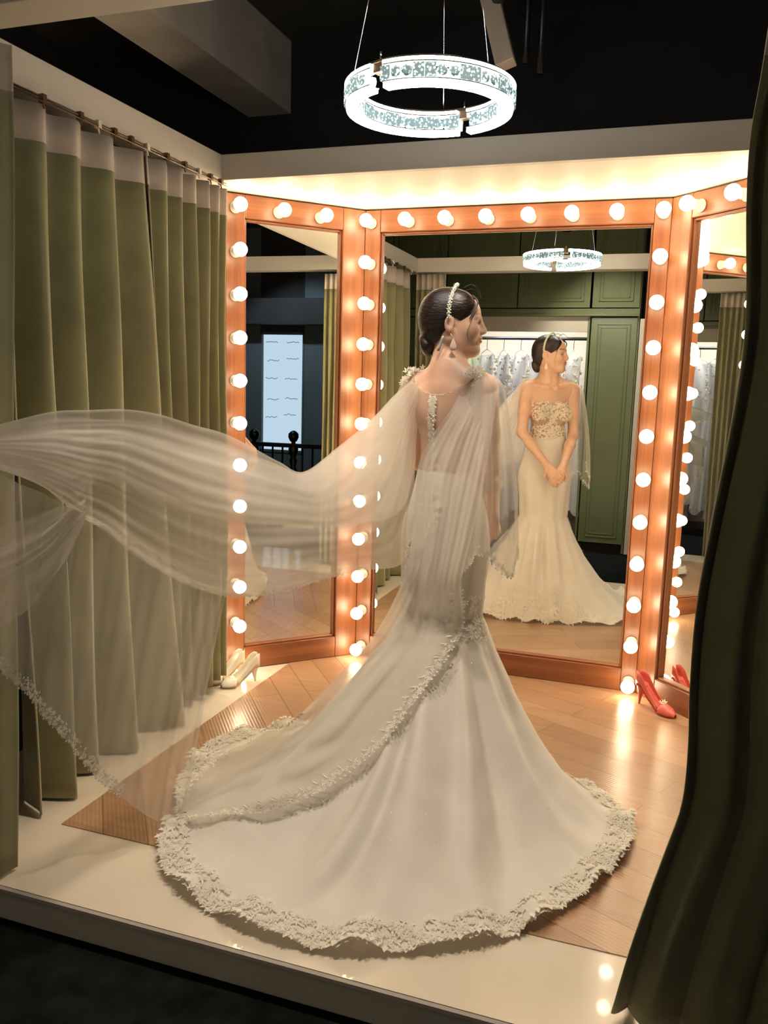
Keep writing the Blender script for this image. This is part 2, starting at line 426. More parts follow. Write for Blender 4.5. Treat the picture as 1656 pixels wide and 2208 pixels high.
def put_bulb(parent, P, n):
    """P: centre of the bulb's mid depth; n: direction out of the frame (into the room)"""
    q = n.to_track_quat('Z', 'Y').to_matrix().to_4x4()
    b = link(bpy.data.objects.new('light_bulb', bulb_me), parent)
    mt = q.copy(); mt.translation = P + n*.004; b.matrix_local = mt
    s = link(bpy.data.objects.new('bulb_socket', sock_me), b)
    s.matrix_local = Matrix.Translation((0, 0, -.079))
    return b

def mirror(name_label, A, B, wl, wr, bulbs, n, side):
    """frame between plan points A->B (bulb line); wl, wr: widths of the outer boards"""
    root = thing('vanity_mirror', name_label, 'mirror', 'full length mirrors ringed with bulbs')
    d = (B-A).normalized(); up = Vector((0, 0, 1)); back = -n
    L = (B-A).length
    O = A + back*.079          # frame front face line
    z0, z1 = .004, 2.262
    def board(nm, s0, s1, za, zb_, mat, depth=.035, out=0.0):
        c = O + d*((s0+s1)/2) + back*(depth/2-out) + up*((za+zb_)/2)
        g = Geo(); g.obox((0, 0, 0), Vector((1, 0, 0)), Vector((0, 1, 0)), Vector((0, 0, 1)), (s1-s0)/2, depth/2, (zb_-za)/2)
        o = g.make(nm, mat, root)
        R_ = Matrix((d, back, up)).transposed().to_4x4(); R_.translation = c; o.matrix_local = R_
        bevel(o, .004); return o
    gl0, gl1 = wl[1], L - wr[1]
    board('frame_stile', -wl[0], gl0, z0, z1, M['wood_v'])
    board('frame_stile', gl1, L+wr[0], z0, z1, M['wood_v'])
    board('frame_rail', gl0, gl1, 2.158, z1, M['wood_x'], .0345)
    board('frame_rail', gl0, gl1, z0, .112, M['wood_x'], .0345)
    # thin inner lip around the glass
    lip = .010
    for s0, s1, za, zb_ in ((gl0, gl0+lip, .112, 2.158), (gl1-lip, gl1, .112, 2.158)):
        board('frame_lip', s0, s1, za, zb_, M['wood_v'], .02, -.012)
    for s0, s1, za, zb_ in ((gl0+lip, gl1-lip, .112, .112+lip), (gl0+lip, gl1-lip, 2.158-lip, 2.158)):
        board('frame_lip', s0, s1, za, zb_, M['wood_x'], .02, -.012)
    board('mirror_glass', gl0+.001, gl1-.001, .113, 2.157, M['mirror'], .004, -.030).modifiers.clear()
    for p, q in bulbs: put_bulb(root, A + d*p + up*q, n)
    return root
nL = Vector((.720, -.694, 0)).normalized(); nC = Vector((0, -1, 0)); nR = Vector((-.720, -.694, 0)).normalized()
zs = [ZB + SP*i for i in range(12)]; top = zs[-1]
LL = (Mp-Lp).length; LC = (Rp-Mp).length
mirror('left angled mirror beside the green curtains, bulbs down its outer edge', Lp, Mp, (.045, .048), (.034, .085), [(0, z) for z in zs] + [(LL*k/3, top) for k in (1, 2)], nL, 0)
mirror('wide centre mirror reflecting the bride from the front', Mp, Rp, (.034, .045), (.034, .038), [(0, z) for z in zs] + [(LC, z) for z in zs] + [(LC*k/7, top) for k in range(1, 7)], nC, 1)
mirror('right angled mirror half hidden by the dark curtain', Rp, Qp, (.034, .085), (.045, .048), [(LL*.22, top), (LL*.60, top), (LL*.97, top)] + [(LL-.0, z) for z in zs[:-1]], nR, 2)

# ------------------------------------------------------------------ curtains
def curtain(root, tops, bots, mat, amp=.045, zt=2.235, zb=.012, nz=40, header=.125, out=None, sag=0.0, seed=1, thick=.004, nseg=14):
    """tops/bots: plan points (x, y) of successive fold crests at the top and the hem; out: unit plan normal towards the room.
    Each fold leans forward on one side, like heavy cloth hung in deep pleats."""
    rr = random.Random(seed)
    tops = [np.array(t_, float) for t_ in tops]; bots = [np.array(b_, float) for b_ in bots]
    out = np.array(out, float)
    cols = []
    for i in range(len(tops)-1):
        for k in range(nseg):
            cols.append((i, k/nseg))
    cols.append((len(tops)-2, 1.0))
    amps = [amp*rr.uniform(.75, 1.25) for _ in tops]
    P = []
    for j in range(nz+1):
        s = j/nz; z = zt + (zb-zt)*s; row = []
        for i, f in cols:
            a = tops[i]*(1-s**1.15) + bots[i]*(s**1.15); b = tops[i+1]*(1-s**1.15) + bots[i+1]*(s**1.15)
            fs = f
            base = a*(1-fs) + b*fs
            wv = cos(2*pi*f)*.5 + .5                     # 1 at crests, 0 in the valley
            wv = wv**.8
            A_ = amps[i]*(1-f) + amps[i+1]*f
            A_ *= (.55 + .9*min(1, s*2.2)) if s < .5 else (1.45 + .15*sin(7*s+i))
            q = base - out*(A_*(1-wv)*2) + out*.006*sin(9*s+i*1.7)
            row.append((q[0], q[1], z))
        P.append(row)
    nh = max(1, int(round(header/((zt-zb)/nz))))
    g = Geo(); g.grid(P[nh:]); cl = g.make('cloth', mat, root, True)
    sm = cl.modifiers.new('thick', 'SOLIDIFY'); sm.thickness = thick; sm.offset = 0
    g = Geo(); g.grid(P[:nh+1]); hd = g.make('header_tape', M['header'], root, True)
    sm = hd.modifiers.new('thick', 'SOLIDIFY'); sm.thickness = thick; sm.offset = 0
    return cl

XC = -1.885
G1 = 'green velvet curtains of the booth'
r = thing('curtain', 'long green velvet curtain along the left wall, in deep folds', 'curtain', G1)
curtain(r, [(XC, 2.03), (XC, 2.20), (XC, 2.37), (XC, 2.545), (XC, 2.735)],
        [(-1.83, 2.03), (-1.80, 2.18), (-1.86, 2.36), (-1.84, 2.55), (-1.80, 2.83)], M['velvet'], .05, out=(1, 0), seed=3)
r = thing('curtain', 'green velvet curtain gathered in narrow folds beside the left mirror', 'curtain', G1)
curtain(r, [(XC, 2.745), (XC, 2.862), (XC, 2.985), (XC, 3.09), (XC, 3.18), (XC, 3.265), (XC, 3.33)],
        [(-1.845, 2.86), (-1.86, 2.93), (-1.87, 3.02), (-1.87, 3.10), (-1.87, 3.18), (-1.87, 3.26), (-1.875, 3.325)], M['velvet'], .035, zb=.05, out=(1, 0), seed=5)
r = thing('curtain', 'green curtain bunched at the front left corner, nearest the left picture edge', 'curtain', G1)
curtain(r, [(-1.89, 1.84), (-1.845, 1.84), (-1.80, 1.84), (-1.755, 1.84), (-1.71, 1.84), (-1.66, 1.84)],
        [(-1.87, 1.80), (-1.85, 1.80), (-1.80, 1.79), (-1.76, 1.78), (-1.72, 1.78), (-1.69, 1.78)], M['velvet'], .03, zt=2.25, out=(0, 1), seed=6, nseg=10)
r = thing('curtain', 'green curtain drawn back at the right of the booth, seen in the left mirror', 'curtain', G1)
curtain(r, [(.50, 3.05), (.50, 3.095), (.50, 3.14), (.50, 3.185), (.50, 3.23), (.50, 3.275), (.50, 3.31)],
        [(.47, 3.055), (.47, 3.10), (.47, 3.145), (.47, 3.19), (.47, 3.23), (.47, 3.275), (.47, 3.31)], M['velvet'], .022, out=(-1, 0), seed=8, nseg=10)
# right foreground curtain, swept so that its hem trails onto the platform
r = thing('curtain', 'dark green curtain in the right foreground trailing onto the platform', 'curtain', G1)
def big_right_curtain(root):
    Ys = 1.78
    edge = [(1668, 60), (1643, 130), (1612, 290), (1600, 450), (1597, 700), (1568, 900), (1528, 1100), (1492, 1300), (1477, 1480), (1474, 1610), (1462, 1730), (1428, 1830), (1392, 1930), (1352, 2050), (1318, 2150)]
    E_ = [at(u, v, Ys) for u, v in edge]
    E_ = [Vector((e.x, Ys, e.z)) for e in E_]
    E_[0].z = 2.26
    E_[-1].z = .02; E_[-1].y = 1.80
    Ec = catmull([tuple(e) for e in E_], 60)
    P = []
    for i, e in enumerate(Ec):
        s = i/59; row = []
        wd = .42 + .10*s
        for k in range(150):
            f = k/149
            ph = 2*pi*(4.3*f**.85) + .9*sin(2.2*s) - .6*s
            A_ = .016 + .030*s
            wv = (1-cos(ph))*.5
            x = e[0] + wd*f + .016*sin(ph)*(.3+s) + .006*sin(2*ph+3*s)
            y = e[1] + A_*1.6*(wv**1.4) + .006*sin(ph*2.3+4*s) - .03*s*sin(pi*f)
            row.append((x, y, max(e[2] - f*.03*s, .012)))
        P.append(row)
    g = Geo(); g.grid(P[4:]); cl = g.make('cloth', M['velvet'], root, True)
    sm = cl.modifiers.new('thick', 'SOLIDIFY'); sm.thickness = .004; sm.offset = 0
    g = Geo(); g.grid(P[:5]); hd = g.make('header_tape', M['header'], root, True)
    sm = hd.modifiers.new('thick', 'SOLIDIFY'); sm.thickness = .004; sm.offset = 0
big_right_curtain(r)

# curtain track with gliders
tr = thing('curtain_track', 'thin double curtain rail under the left cream beam', 'curtain track')
g = Geo(); g.tube([(-1.875, 1.95, 2.252), (-1.875, 3.31, 2.252)], .0035, 8); g.tube([(-1.868, 1.95, 2.240), (-1.868, 3.31, 2.240)], .003, 8)
g.make('rail', M['brass'], tr, True)
for k, y in enumerate([2.03, 2.20, 2.37, 2.46, 2.545, 2.64, 2.735, 2.862, 2.985, 3.09, 3.18, 3.265]):
    g = Geo(); g.box(-1.882, -1.864, y-.008, y+.008, 2.238, 2.262); g.tube([(-1.873, y, 2.24), (-1.873, y+.006, 2.222)], .003, 6)
    g.make('glider', M['brass'] if k % 3 else M['porcelain'], tr)

# ------------------------------------------------------------------ chandelier
def chandelier(C0, R0):
    root = thing('ring_chandelier', 'round crystal ring chandelier glowing cool white above the bride', 'chandelier', loc=C0)
    h = .034; wr = .020
    def arc(a0, a1, r0, r1, z0, z1, nm, mat, step=3):
        n_ = max(2, int(abs(a1-a0)/step)); g = Geo(); P = []
        for i in range(n_+1):
            a = radians(a0 + (a1-a0)*i/n_); c_, s_ = cos(a), sin(a)
            P.append([(r0*c_, r0*s_, z0), (r1*c_, r1*s_, z0), (r1*c_, r1*s_, z1), (r0*c_, r0*s_, z1)])
        g.grid(P, True); k = len(P)-1
        g.f += [(0, 1, 2, 3), (4*k+3, 4*k+2, 4*k+1, 4*k)]
        return g.make(nm, mat, root)
    arc(0, 360, R0-.011, R0+.011, h, h+.007, 'chrome_ring', M['chrome'])
    for a0, a1 in ((82, 245), (255, 433)):
        arc(a0, a1, R0-.014, R0+.014, -h, -h+.012, 'light_strip', M['ringlight'])
        arc(a0, a1, R0-.0205, R0+.0205, h-.008, h-.001, 'light_strip', M['ringlight'])
        for rr in (R0-.020, R0+.017):
            arc(a0, a1, rr, rr+.003, h-.013, h-.010, 'wire_band', M['chrome'])
            arc(a0, a1, rr, rr+.003, -h+.012, -h+.015, 'wire_band', M['chrome'])
        # crystal blocks in one row inside and one outside the lights
        a = a0 + 2.2; k = 0
        while a < a1 - 1:
            ar = radians(a); rd = Vector((cos(ar), sin(ar), 0)); tn = Vector((-sin(ar), cos(ar), 0)); up = Vector((0, 0, 1))
            for r_ in (R0-.017, R0+.017):
                c = rd*r_; g = Geo()
                if k % 4 in (1, 2):            # round faceted disc
                    g.lathe([(.010, -.005), (.0155, -.003), (.0155, .003), (.010, .005)], c, 8, rd)
                else: g.obox(c, tn, rd, up, .0150, .0045, .0185)
                g.make('crystal', M['crystal'], root)
            a += 7.3; k += 1
    for a in (250, 77.5):
        ar = radians(a); rd = Vector((cos(ar), sin(ar), 0)); tn = Vector((-sin(ar), cos(ar), 0))
        g = Geo(); g.obox(rd*R0 + Vector((0, 0, h-.012)), tn, rd, Vector((0, 0, 1)), .016, .013, .013)
        bevel(g.make('joint_box', M['brass'], root), .002)
        Geo().tube([rd*R0+Vector((0, 0, h)), rd*R0+Vector((0, 0, h+.03))], .003, 8).make('stud', M['chrome'], root, True)
    top_ = CEIL - C0[2] - .055
    for a in (95, 200, 330):
        ar = radians(a)
        Geo().tube([(cos(ar)*R0, sin(ar)*R0, h), (0.05*cos(ar), 0.05*sin(ar), top_+.03)], .0012, 6).make('suspension_wire', M['chrome'], root, True)
    Geo().lathe([(.07, 0), (.075, .01), (.075, .05), (.07, .055)], (0, 0, top_), 24).make('canopy', M['chrome'], root, True)
    return root
ch = chandelier((-.730, 2.47, 2.240), .227)

# ------------------------------------------------------------------ wardrobe behind the camera side (seen in the mirror)
WY = -.05
wb = thing('wardrobe', 'green panelled wardrobe wall reflected in the centre mirror', 'wardrobe')
WX0, WXa, WXb = -3.3, -1.95, -.77
WXR = -.33
def panel_door(x0, x1, z0, z1, y, parent, inset=.055):
    g = Geo(); g.box(x0, x1, y-.02, y, z0, z1)
    d = bevel(g.make('door', M['green'], parent), .002)
    g = Geo(); a, b, c_, e_ = x0+inset, x1-inset, z0+inset, z1-inset; w_ = .018
    for q in (0, .030):
        for bx in ((a+q, b-q, c_+q, c_+q+w_*.6), (a+q, b-q, e_-q-w_*.6, e_-q), (a+q, a+q+w_*.6, c_+q, e_-q), (b-q-w_*.6, b-q, c_+q, e_-q)):
            g.box(bx[0], bx[1], y, y+.010-q*.15, bx[2], bx[3])
    bevel(g.make('moulding', M['green'], d), .003, 2)
    return d
g = Geo()
g.box(WX0, WXR, WY-.62, WY-.60, PZ, CEIL-.01)     # back
g.box(WX0, WX0+.02, WY-.60, WY-.02, PZ, CEIL-.01)
g.box(WXR-.02, WXR, WY-.60, WY-.02, PZ, CEIL-.01)
g.box(WXb-.02, WXb, WY-.60, WY-.02, PZ, 2.12)
g.box(WXa, WXa+.02, WY-.60, WY-.02, PZ, 2.12)
g.make('carcass', M['green'], wb)
Geo().box(WXa+.02, WXb-.02, WY-.595, WY-.575, PZ+.08, 2.10).make('inner_back', M['header'], wb)
g = Geo(); g.box(WXa+.02, WXb-.02, WY-.57, WY-.03, 2.06, 2.10); g.box(WXa+.02, WXb-.02, WY-.05, WY-.02, 1.96, 2.06)
g.make('pelmet', M['paint'], wb)
Geo().box(WX0+.02, WXR-.02, WY-.59, WY-.02, PZ, PZ+.08).make('plinth', M['black'], wb)
g = Geo(); g.box(WX0, WXR, WY-.02, WY+.01, 2.12, 2.17); g.box(WX0, WXR, WY-.02, WY+.03, 2.10, 2.12)
bevel(g.make('cornice', M['green'], wb), .004)
for x0, x1 in ((-3.28, -2.72), (-2.71, -2.16), (-2.15, -1.46), (-1.45, -.78), (-.76, -.34)):
    panel_door(x0, x1, 2.18, CEIL-.05, WY, wb)
panel_door(-.755, -.345, PZ+.09, 2.09, WY, wb)
panel_door(-3.28, -2.64, PZ+.09, 2.09, WY, wb); panel_door(-2.63, -1.96, PZ+.09, 2.09, WY, wb)
Geo().tube([(WXa+.02, WY-.17, 1.905), (WXb-.02, WY-.17, 1.905)], .016, 12).make('hanging_rail', M['black'], wb, True)
Geo().box(WXa+.1, WXb-.1, WY-.12, WY-.09, 2.050, 2.060).make('led_strip', emit('wardrobe_led', (.95, .95, 1.0), 340), wb)

# gowns on hangers
def gown(x, y, rz, hgt, wtop, wbot, seed, label):
    rr = random.Random(seed)
    root = thing('hanging_gown', label, 'gown', 'white gowns hanging in the wardrobe', (x, y, 0)); root.rotation_euler = (0, 0, rz)
    zt = 1.80
    g = Geo(); g.tube([(0, 0, zt+.0), (0, 0, zt+.07), (.012, 0, zt+.10), (.0, 0, zt+.122), (-.014, 0, zt+.105)], .003, 6)
    hg = g.make('hanger', M['black'], root, True)
    g = Geo(); g.tube([(-.19, 0, zt-.07), (-.10, 0, zt-.025), (0, 0, zt), (.10, 0, zt-.025), (.19, 0, zt-.07)], .006, 8)
    g.make('hanger_arm', M['hanger'], hg, True)
    P = []; nz = 26; na = 72
    phs = [rr.uniform(0, 6.28) for _ in range(4)]
    for j in range(nz+1):
        s = j/nz; z = zt-.06 - (zt-.06-hgt)*s
        hw = (wtop*(1-s*1.6) if s < .12 else None)
        if s < .25: hw = wtop*(1 - .30*sin(pi*s/.5)); dp = .045+.04*s
        else:
            q = (s-.25)/.75; hw = wtop*.70 + (wbot-wtop*.70)*q**.8; dp = .055 + .05*q
        row = []
        for k in range(na):
            a = 2*pi*k/na
            fl = 1 + (.05+.10*s)*(sin(9*a+phs[0]+s) + .5*sin(17*a+phs[1]))*min(1, s*2)
            row.append((hw*cos(a)*fl, dp*sin(a)*fl, z + (.03*sin(5*a+phs[2]) if j == nz else 0)))
        P.append(row)
    g = Geo(); g.grid(P, True); g.make('dress_body', M['gownwhite'], root, True)
    g = Geo()
    for sx_ in (-1, 1):
        g.tube([(sx_*.13, -.03, zt-.10), (sx_*.14, 0, zt-.035), (sx_*.13, .03, zt-.10)], .008, 6)
    g.make('strap', M['gownwhite'], root, True)
    g = Geo()
    for _ in range(50):
        a = rr.uniform(0, 2*pi); zz = rr.uniform(zt-.45, zt-.08)
        g.ball((wtop*.86*cos(a), .068*sin(a), zz), rr.uniform(.008, .018), 6, 4)
    g.make('bodice_lace', M['lace'], root)
    return root
labs = ['white gown hanging at the far left of the wardrobe rail', 'white gown second from the left on the wardrobe rail', 'white gown on a pale hanger left of the bride reflection',
        'bright white gown hanging just left of the reflected head', 'white gown hanging behind the reflected head', 'white gown at the right end of the rail beside the green column']
for i, (x, rz) in enumerate([(-1.78, .95), (-1.61, 1.1), (-1.44, .95), (-1.27, .9), (-1.10, 1.05), (-.93, 1.0)]):
    gown(x, WY-.24, rz, PZ+.15+.1*(i % 3), .155, .20+.02*(i % 2), 20+i, labs[i])

# cream post standing in for the person at the camera, right of the wardrobe, and lounge beyond
struct(bevel(Geo().box(-.322, -.225, -.14, -.045, PZ, 2.08).make('trim_2', M['paint']), .004))
struct(Geo().box(-.32, 1.6, -.70, -.62, PZ, CEIL).make('wall_passage', M['greywall']))

# lounge to the right: wall, lit window, stair rail
LX = 4.0
struct(Geo().box(LX, LX+.08, -2.6, .88, PZ, CEIL).make('wall_lounge_near', M['greywall']))
struct(Geo().box(LX, LX+.08, 1.46, 4.6, PZ, CEIL).make('wall_lounge_far', M['greywall']))
struct(Geo().box(LX, LX+.08, .88, 1.46, PZ, .55).make('wall_lounge_sill', M['greywall']))
struct(Geo().box(LX, LX+.08, .88, 1.46, 2.02, CEIL).make('wall_lounge_head', M['dark']))
struct(Geo().box(LX-.25, LX-.02, -2.6, 4.59, 2.10, 2.4).make('trim_1', M['dark']))
wnd = struct(Geo().box(LX+.05, LX+.06, .88, 1.46, .55, 2.02).make('window_1', emit('daylit_frosted_window', (.52, .68, .85), 1.05)))
g = Geo()
for y0, y1, z0, z1 in ((.88, .90, .55, 2.02), (1.44, 1.46, .55, 2.02), (.88, 1.46, 1.99, 2.02), (.88, 1.46, .55, .58)):
    g.box(LX-.01, LX+.045, y0, y1, z0, z1)
g.make('window_frame', M['greywall'], wnd)
g = Geo(); rr = random.Random(4)      # faint grey script on the frosted pane
for (y, z) in ((1.28, 1.90), (1.0, 1.90), (1.28, 1.70), (1.02, 1.68), (1.26, 1.46), (1.0, 1.46), (1.27, 1.22), (1.02, 1.20), (1.25, 1.02), (1.0, .98)):
    p_ = [(LX+.046, y+.09-.02*k, z+.010*rr.choice((-1, 1))*rr.random()) for k in range(9)]
    g.tube(p_, .0035, 5)
g.make('window_script', plain('grey_print', (.12, .17, .22), .7), wnd)
rl = thing('stair_railing', 'black railing with ball topped posts in front of the lit window', 'railing')
Geo().box(2.98, 3.04, -.4, 2.6, .70, .745).make('handrail', M['black'], rl)
for y in (.55, 1.275, 1.75, 2.3):
    Geo().lathe([(.05, 0), (.05, .55), (.028, .60), (.045, .66), (.03, .70), (.05, .76), (.055, .80), (.028, .84), (.022, .87), (.04, .885), (.058, .925), (.055, .965), (.03, .99), (.008, 1.0)], (3.01, y, PZ), 16).make('post', M['black'], rl, True)
for k in range(24):
    y = -.3 + k*.12
    Geo().lathe([(.012, .05), (.02, .3), (.012, .45), (.012, .81)], (3.01, y, PZ), 8).make('baluster', M['black'], rl, True)

# ------------------------------------------------------------------ implicit surfaces (smooth unions) -> one continuous mesh
class Field:
    def __init__(s, lo, hi, h):
        s.lo = np.array(lo, float); s.h = h
        s.n = np.ceil((np.array(hi)-s.lo)/h).astype(int)+1
        s.d = np.full(s.n, 1.0, np.float32)
    def _win(s, lo, hi, pad):
        a = np.maximum(0, np.floor((np.array(lo)-pad-s.lo)/s.h).astype(int)); b = np.minimum(s.n, np.ceil((np.array(hi)+pad-s.lo)/s.h).astype(int)+1)
        if (b <= a).any(): return None, None
        g_ = np.meshgrid(*[s.lo[i]+s.h*np.arange(a[i], b[i]) for i in range(3)], indexing='ij', sparse=True)
        return tuple(slice(a[i], b[i]) for i in range(3)), g_
    def _put(s, sl, d, k, cut=False):
        o = s.d[sl]
        if cut: a, b = o, -d; hh = np.maximum(k-np.abs(a-b), 0)/k; s.d[sl] = np.maximum(a, b) + hh*hh*k*.25
        else: hh = np.maximum(k-np.abs(o-d), 0)/k; s.d[sl] = np.minimum(o, d) - hh*hh*k*.25
    def cap(s, a, b, ra, rb, k=.02, pad=.05, cut=False):
        a = np.array(a, float); b = np.array(b, float); r = max(ra, rb)
        sl, g_ = s._win(np.minimum(a, b)-r, np.maximum(a, b)+r, pad)
        if sl is None: return s
        ab = b-a; L2 = ab@ab + 1e-12
        px, py, pz = g_[0]-a[0], g_[1]-a[1], g_[2]-a[2]
        t_ = np.clip((px*ab[0]+py*ab[1]+pz*ab[2])/L2, 0, 1)
        d = np.sqrt((px-ab[0]*t_)**2+(py-ab[1]*t_)**2+(pz-ab[2]*t_)**2) - (ra+(rb-ra)*t_)
        s._put(sl, d.astype(np.float32), k, cut); return s
    def ell(s, c, r, k=.02, R=None, pad=.05, cut=False):
        c = np.array(c, float); r = np.array(r, float)
        sl, g_ = s._win(c-r.max(), c+r.max(), pad)
        if sl is None: return s
        p = [g_[i]-c[i] for i in range(3)]
        if R is not None: p = [p[0]*R[j][0]+p[1]*R[j][1]+p[2]*R[j][2] for j in range(3)]
        k0 = np.sqrt((p[0]/r[0])**2+(p[1]/r[1])**2+(p[2]/r[2])**2)
        k1 = np.sqrt((p[0]/r[0]**2)**2+(p[1]/r[1]**2)**2+(p[2]/r[2]**2)**2)+1e-9
        s._put(sl, (k0*(k0-1)/k1).astype(np.float32), k, cut); return s
    def surf(s, iso=0.0):
        D = s.d - iso; n = D.shape; ins = D < 0
        acc = np.zeros(tuple(np.array(n)-1)+(3,), np.float32); cnt = np.zeros(tuple(np.array(n)-1), np.float32)
        cr = []
        for ax in range(3):
            sa = [slice(None)]*3; sb = [slice(None)]*3; sa[ax] = slice(0, -1); sb[ax] = slice(1, None)
            A_, B_ = D[tuple(sa)], D[tuple(sb)]; x = (A_ < 0) != (B_ < 0); cr.append((x, A_ < 0))
            idx = np.argwhere(x); t_ = (A_[x]/(A_[x]-B_[x]))
            pos = idx.astype(np.float32); pos[:, ax] += t_
            o1, o2 = [a for a in range(3) if a != ax]
            for i in (0, 1):
                for j in (0, 1):
                    q = idx.copy(); q[:, o1] -= i; q[:, o2] -= j
                    ok = (q >= 0).all(1) & (q[:, o1] < n[o1]-1) & (q[:, o2] < n[o2]-1)
                    qq = q[ok]; np.add.at(acc, (qq[:, 0], qq[:, 1], qq[:, 2]), pos[ok]); np.add.at(cnt, (qq[:, 0], qq[:, 1], qq[:, 2]), 1)
        ci = np.argwhere(cnt > 0); ids = np.full(cnt.shape, -1, int); ids[ci[:, 0], ci[:, 1], ci[:, 2]] = np.arange(len(ci))
        V = s.lo + s.h*(acc[ci[:, 0], ci[:, 1], ci[:, 2]]/cnt[ci[:, 0], ci[:, 1], ci[:, 2]][:, None])
        F_ = []
        for ax in range(3):
            x, neg = cr[ax]; idx = np.argwhere(x); o1, o2 = (ax+1) % 3, (ax+2) % 3
            ok = (idx[:, o1] > 0) & (idx[:, o2] > 0) & (idx[:, o1] < n[o1]-1) & (idx[:, o2] < n[o2]-1); idx = idx[ok]
            q = []
            for i, j in ((1, 1), (0, 1), (0, 0), (1, 0)):
                c_ = idx.copy(); c_[:, o1] -= i; c_[:, o2] -= j; q.append(ids[c_[:, 0], c_[:, 1], c_[:, 2]])
            q = np.stack(q, 1); fl = ~neg[idx[:, 0], idx[:, 1], idx[:, 2]]; q[fl] = q[fl][:, ::-1]; F_.append(q)
        return V, np.concatenate(F_)

def field_mesh(name, V, F_, mat, parent, smooth_it=1):
    me = bpy.data.meshes.new(name); me.vertices.add(len(V)); me.vertices.foreach_set('co', V.astype(np.float32).ravel())
    me.loops.add(len(F_)*4); me.loops.foreach_set('vertex_index', F_.astype(np.int32).ravel())
    me.polygons.add(len(F_)); me.polygons.foreach_set('loop_start', np.arange(len(F_), dtype=np.int32)*4)
    me.polygons.foreach_set('use_smooth', np.ones(len(F_), bool)); me.materials.append(mat); me.update(calc_edges=True); me.validate()
    o = link(bpy.data.objects.new(name, me), parent)
    return o

# ------------------------------------------------------------------ the bride
BX, BY, PHI = -.715, 2.80, radians(-22)
RX = np.array([cos(PHI), sin(PHI), 0]); FX = np.array([-sin(PHI), cos(PHI), 0]); ZX = np.array([0, 0, 1.])
BC = np.array([BX, BY, 0])
def bl(a, b, z): return BC + RX*a + FX*b + ZX*z         # body frame: a to her right, b to her front
RB = [RX, FX, ZX]
HC = np.array([-.722, 2.81, 1.632]); HY = radians(12)
HA = np.array([cos(HY), sin(HY), 0]); HB = np.array([-sin(HY), cos(HY), 0])
def hl(a, b, z): return HC + HA*a + HB*b + ZX*z          # head frame: a forward, b sideways, z up
RH = [HA, HB, ZX]
bride = thing('person', 'bride in white lace gown and flowing tulle cape, back to the camera, face turned right', 'person', loc=(0, 0, 0))

def torso(f, grow=0.0):
    g_ = grow
    f.ell(bl(0, .000, 1.31), (.120+g_, .083+g_, .150+g_), .03, RB)
    f.cap(bl(-.108, -.005, 1.418), bl(.108, -.005, 1.418), .041+g_, .041+g_, .06)
    f.ell(bl(0, .0, 1.14), (.104+g_, .076+g_, .12+g_), .05, RB)
    f.ell(bl(0, -.008, .965), (.148+g_, .100+g_, .125+g_), .05, RB)
    for s in (-1, 1):
        f.ell(bl(.066*s, .070, 1.275), (.050+g_, .048+g_, .052+g_), .035, RB)
        f.ell(bl(.062*s, -.040, .935), (.068+g_, .056+g_, .075+g_), .04, RB)
        f.ell(bl(.065*s, -.060, 1.36), (.045+g_, .020+g_, .055+g_), .03, RB)     # shoulder blades
        f.cap(bl(0, -.012, 1.495), bl(.110*s, -.008, 1.430), .030+g_, .034+g_, .05)

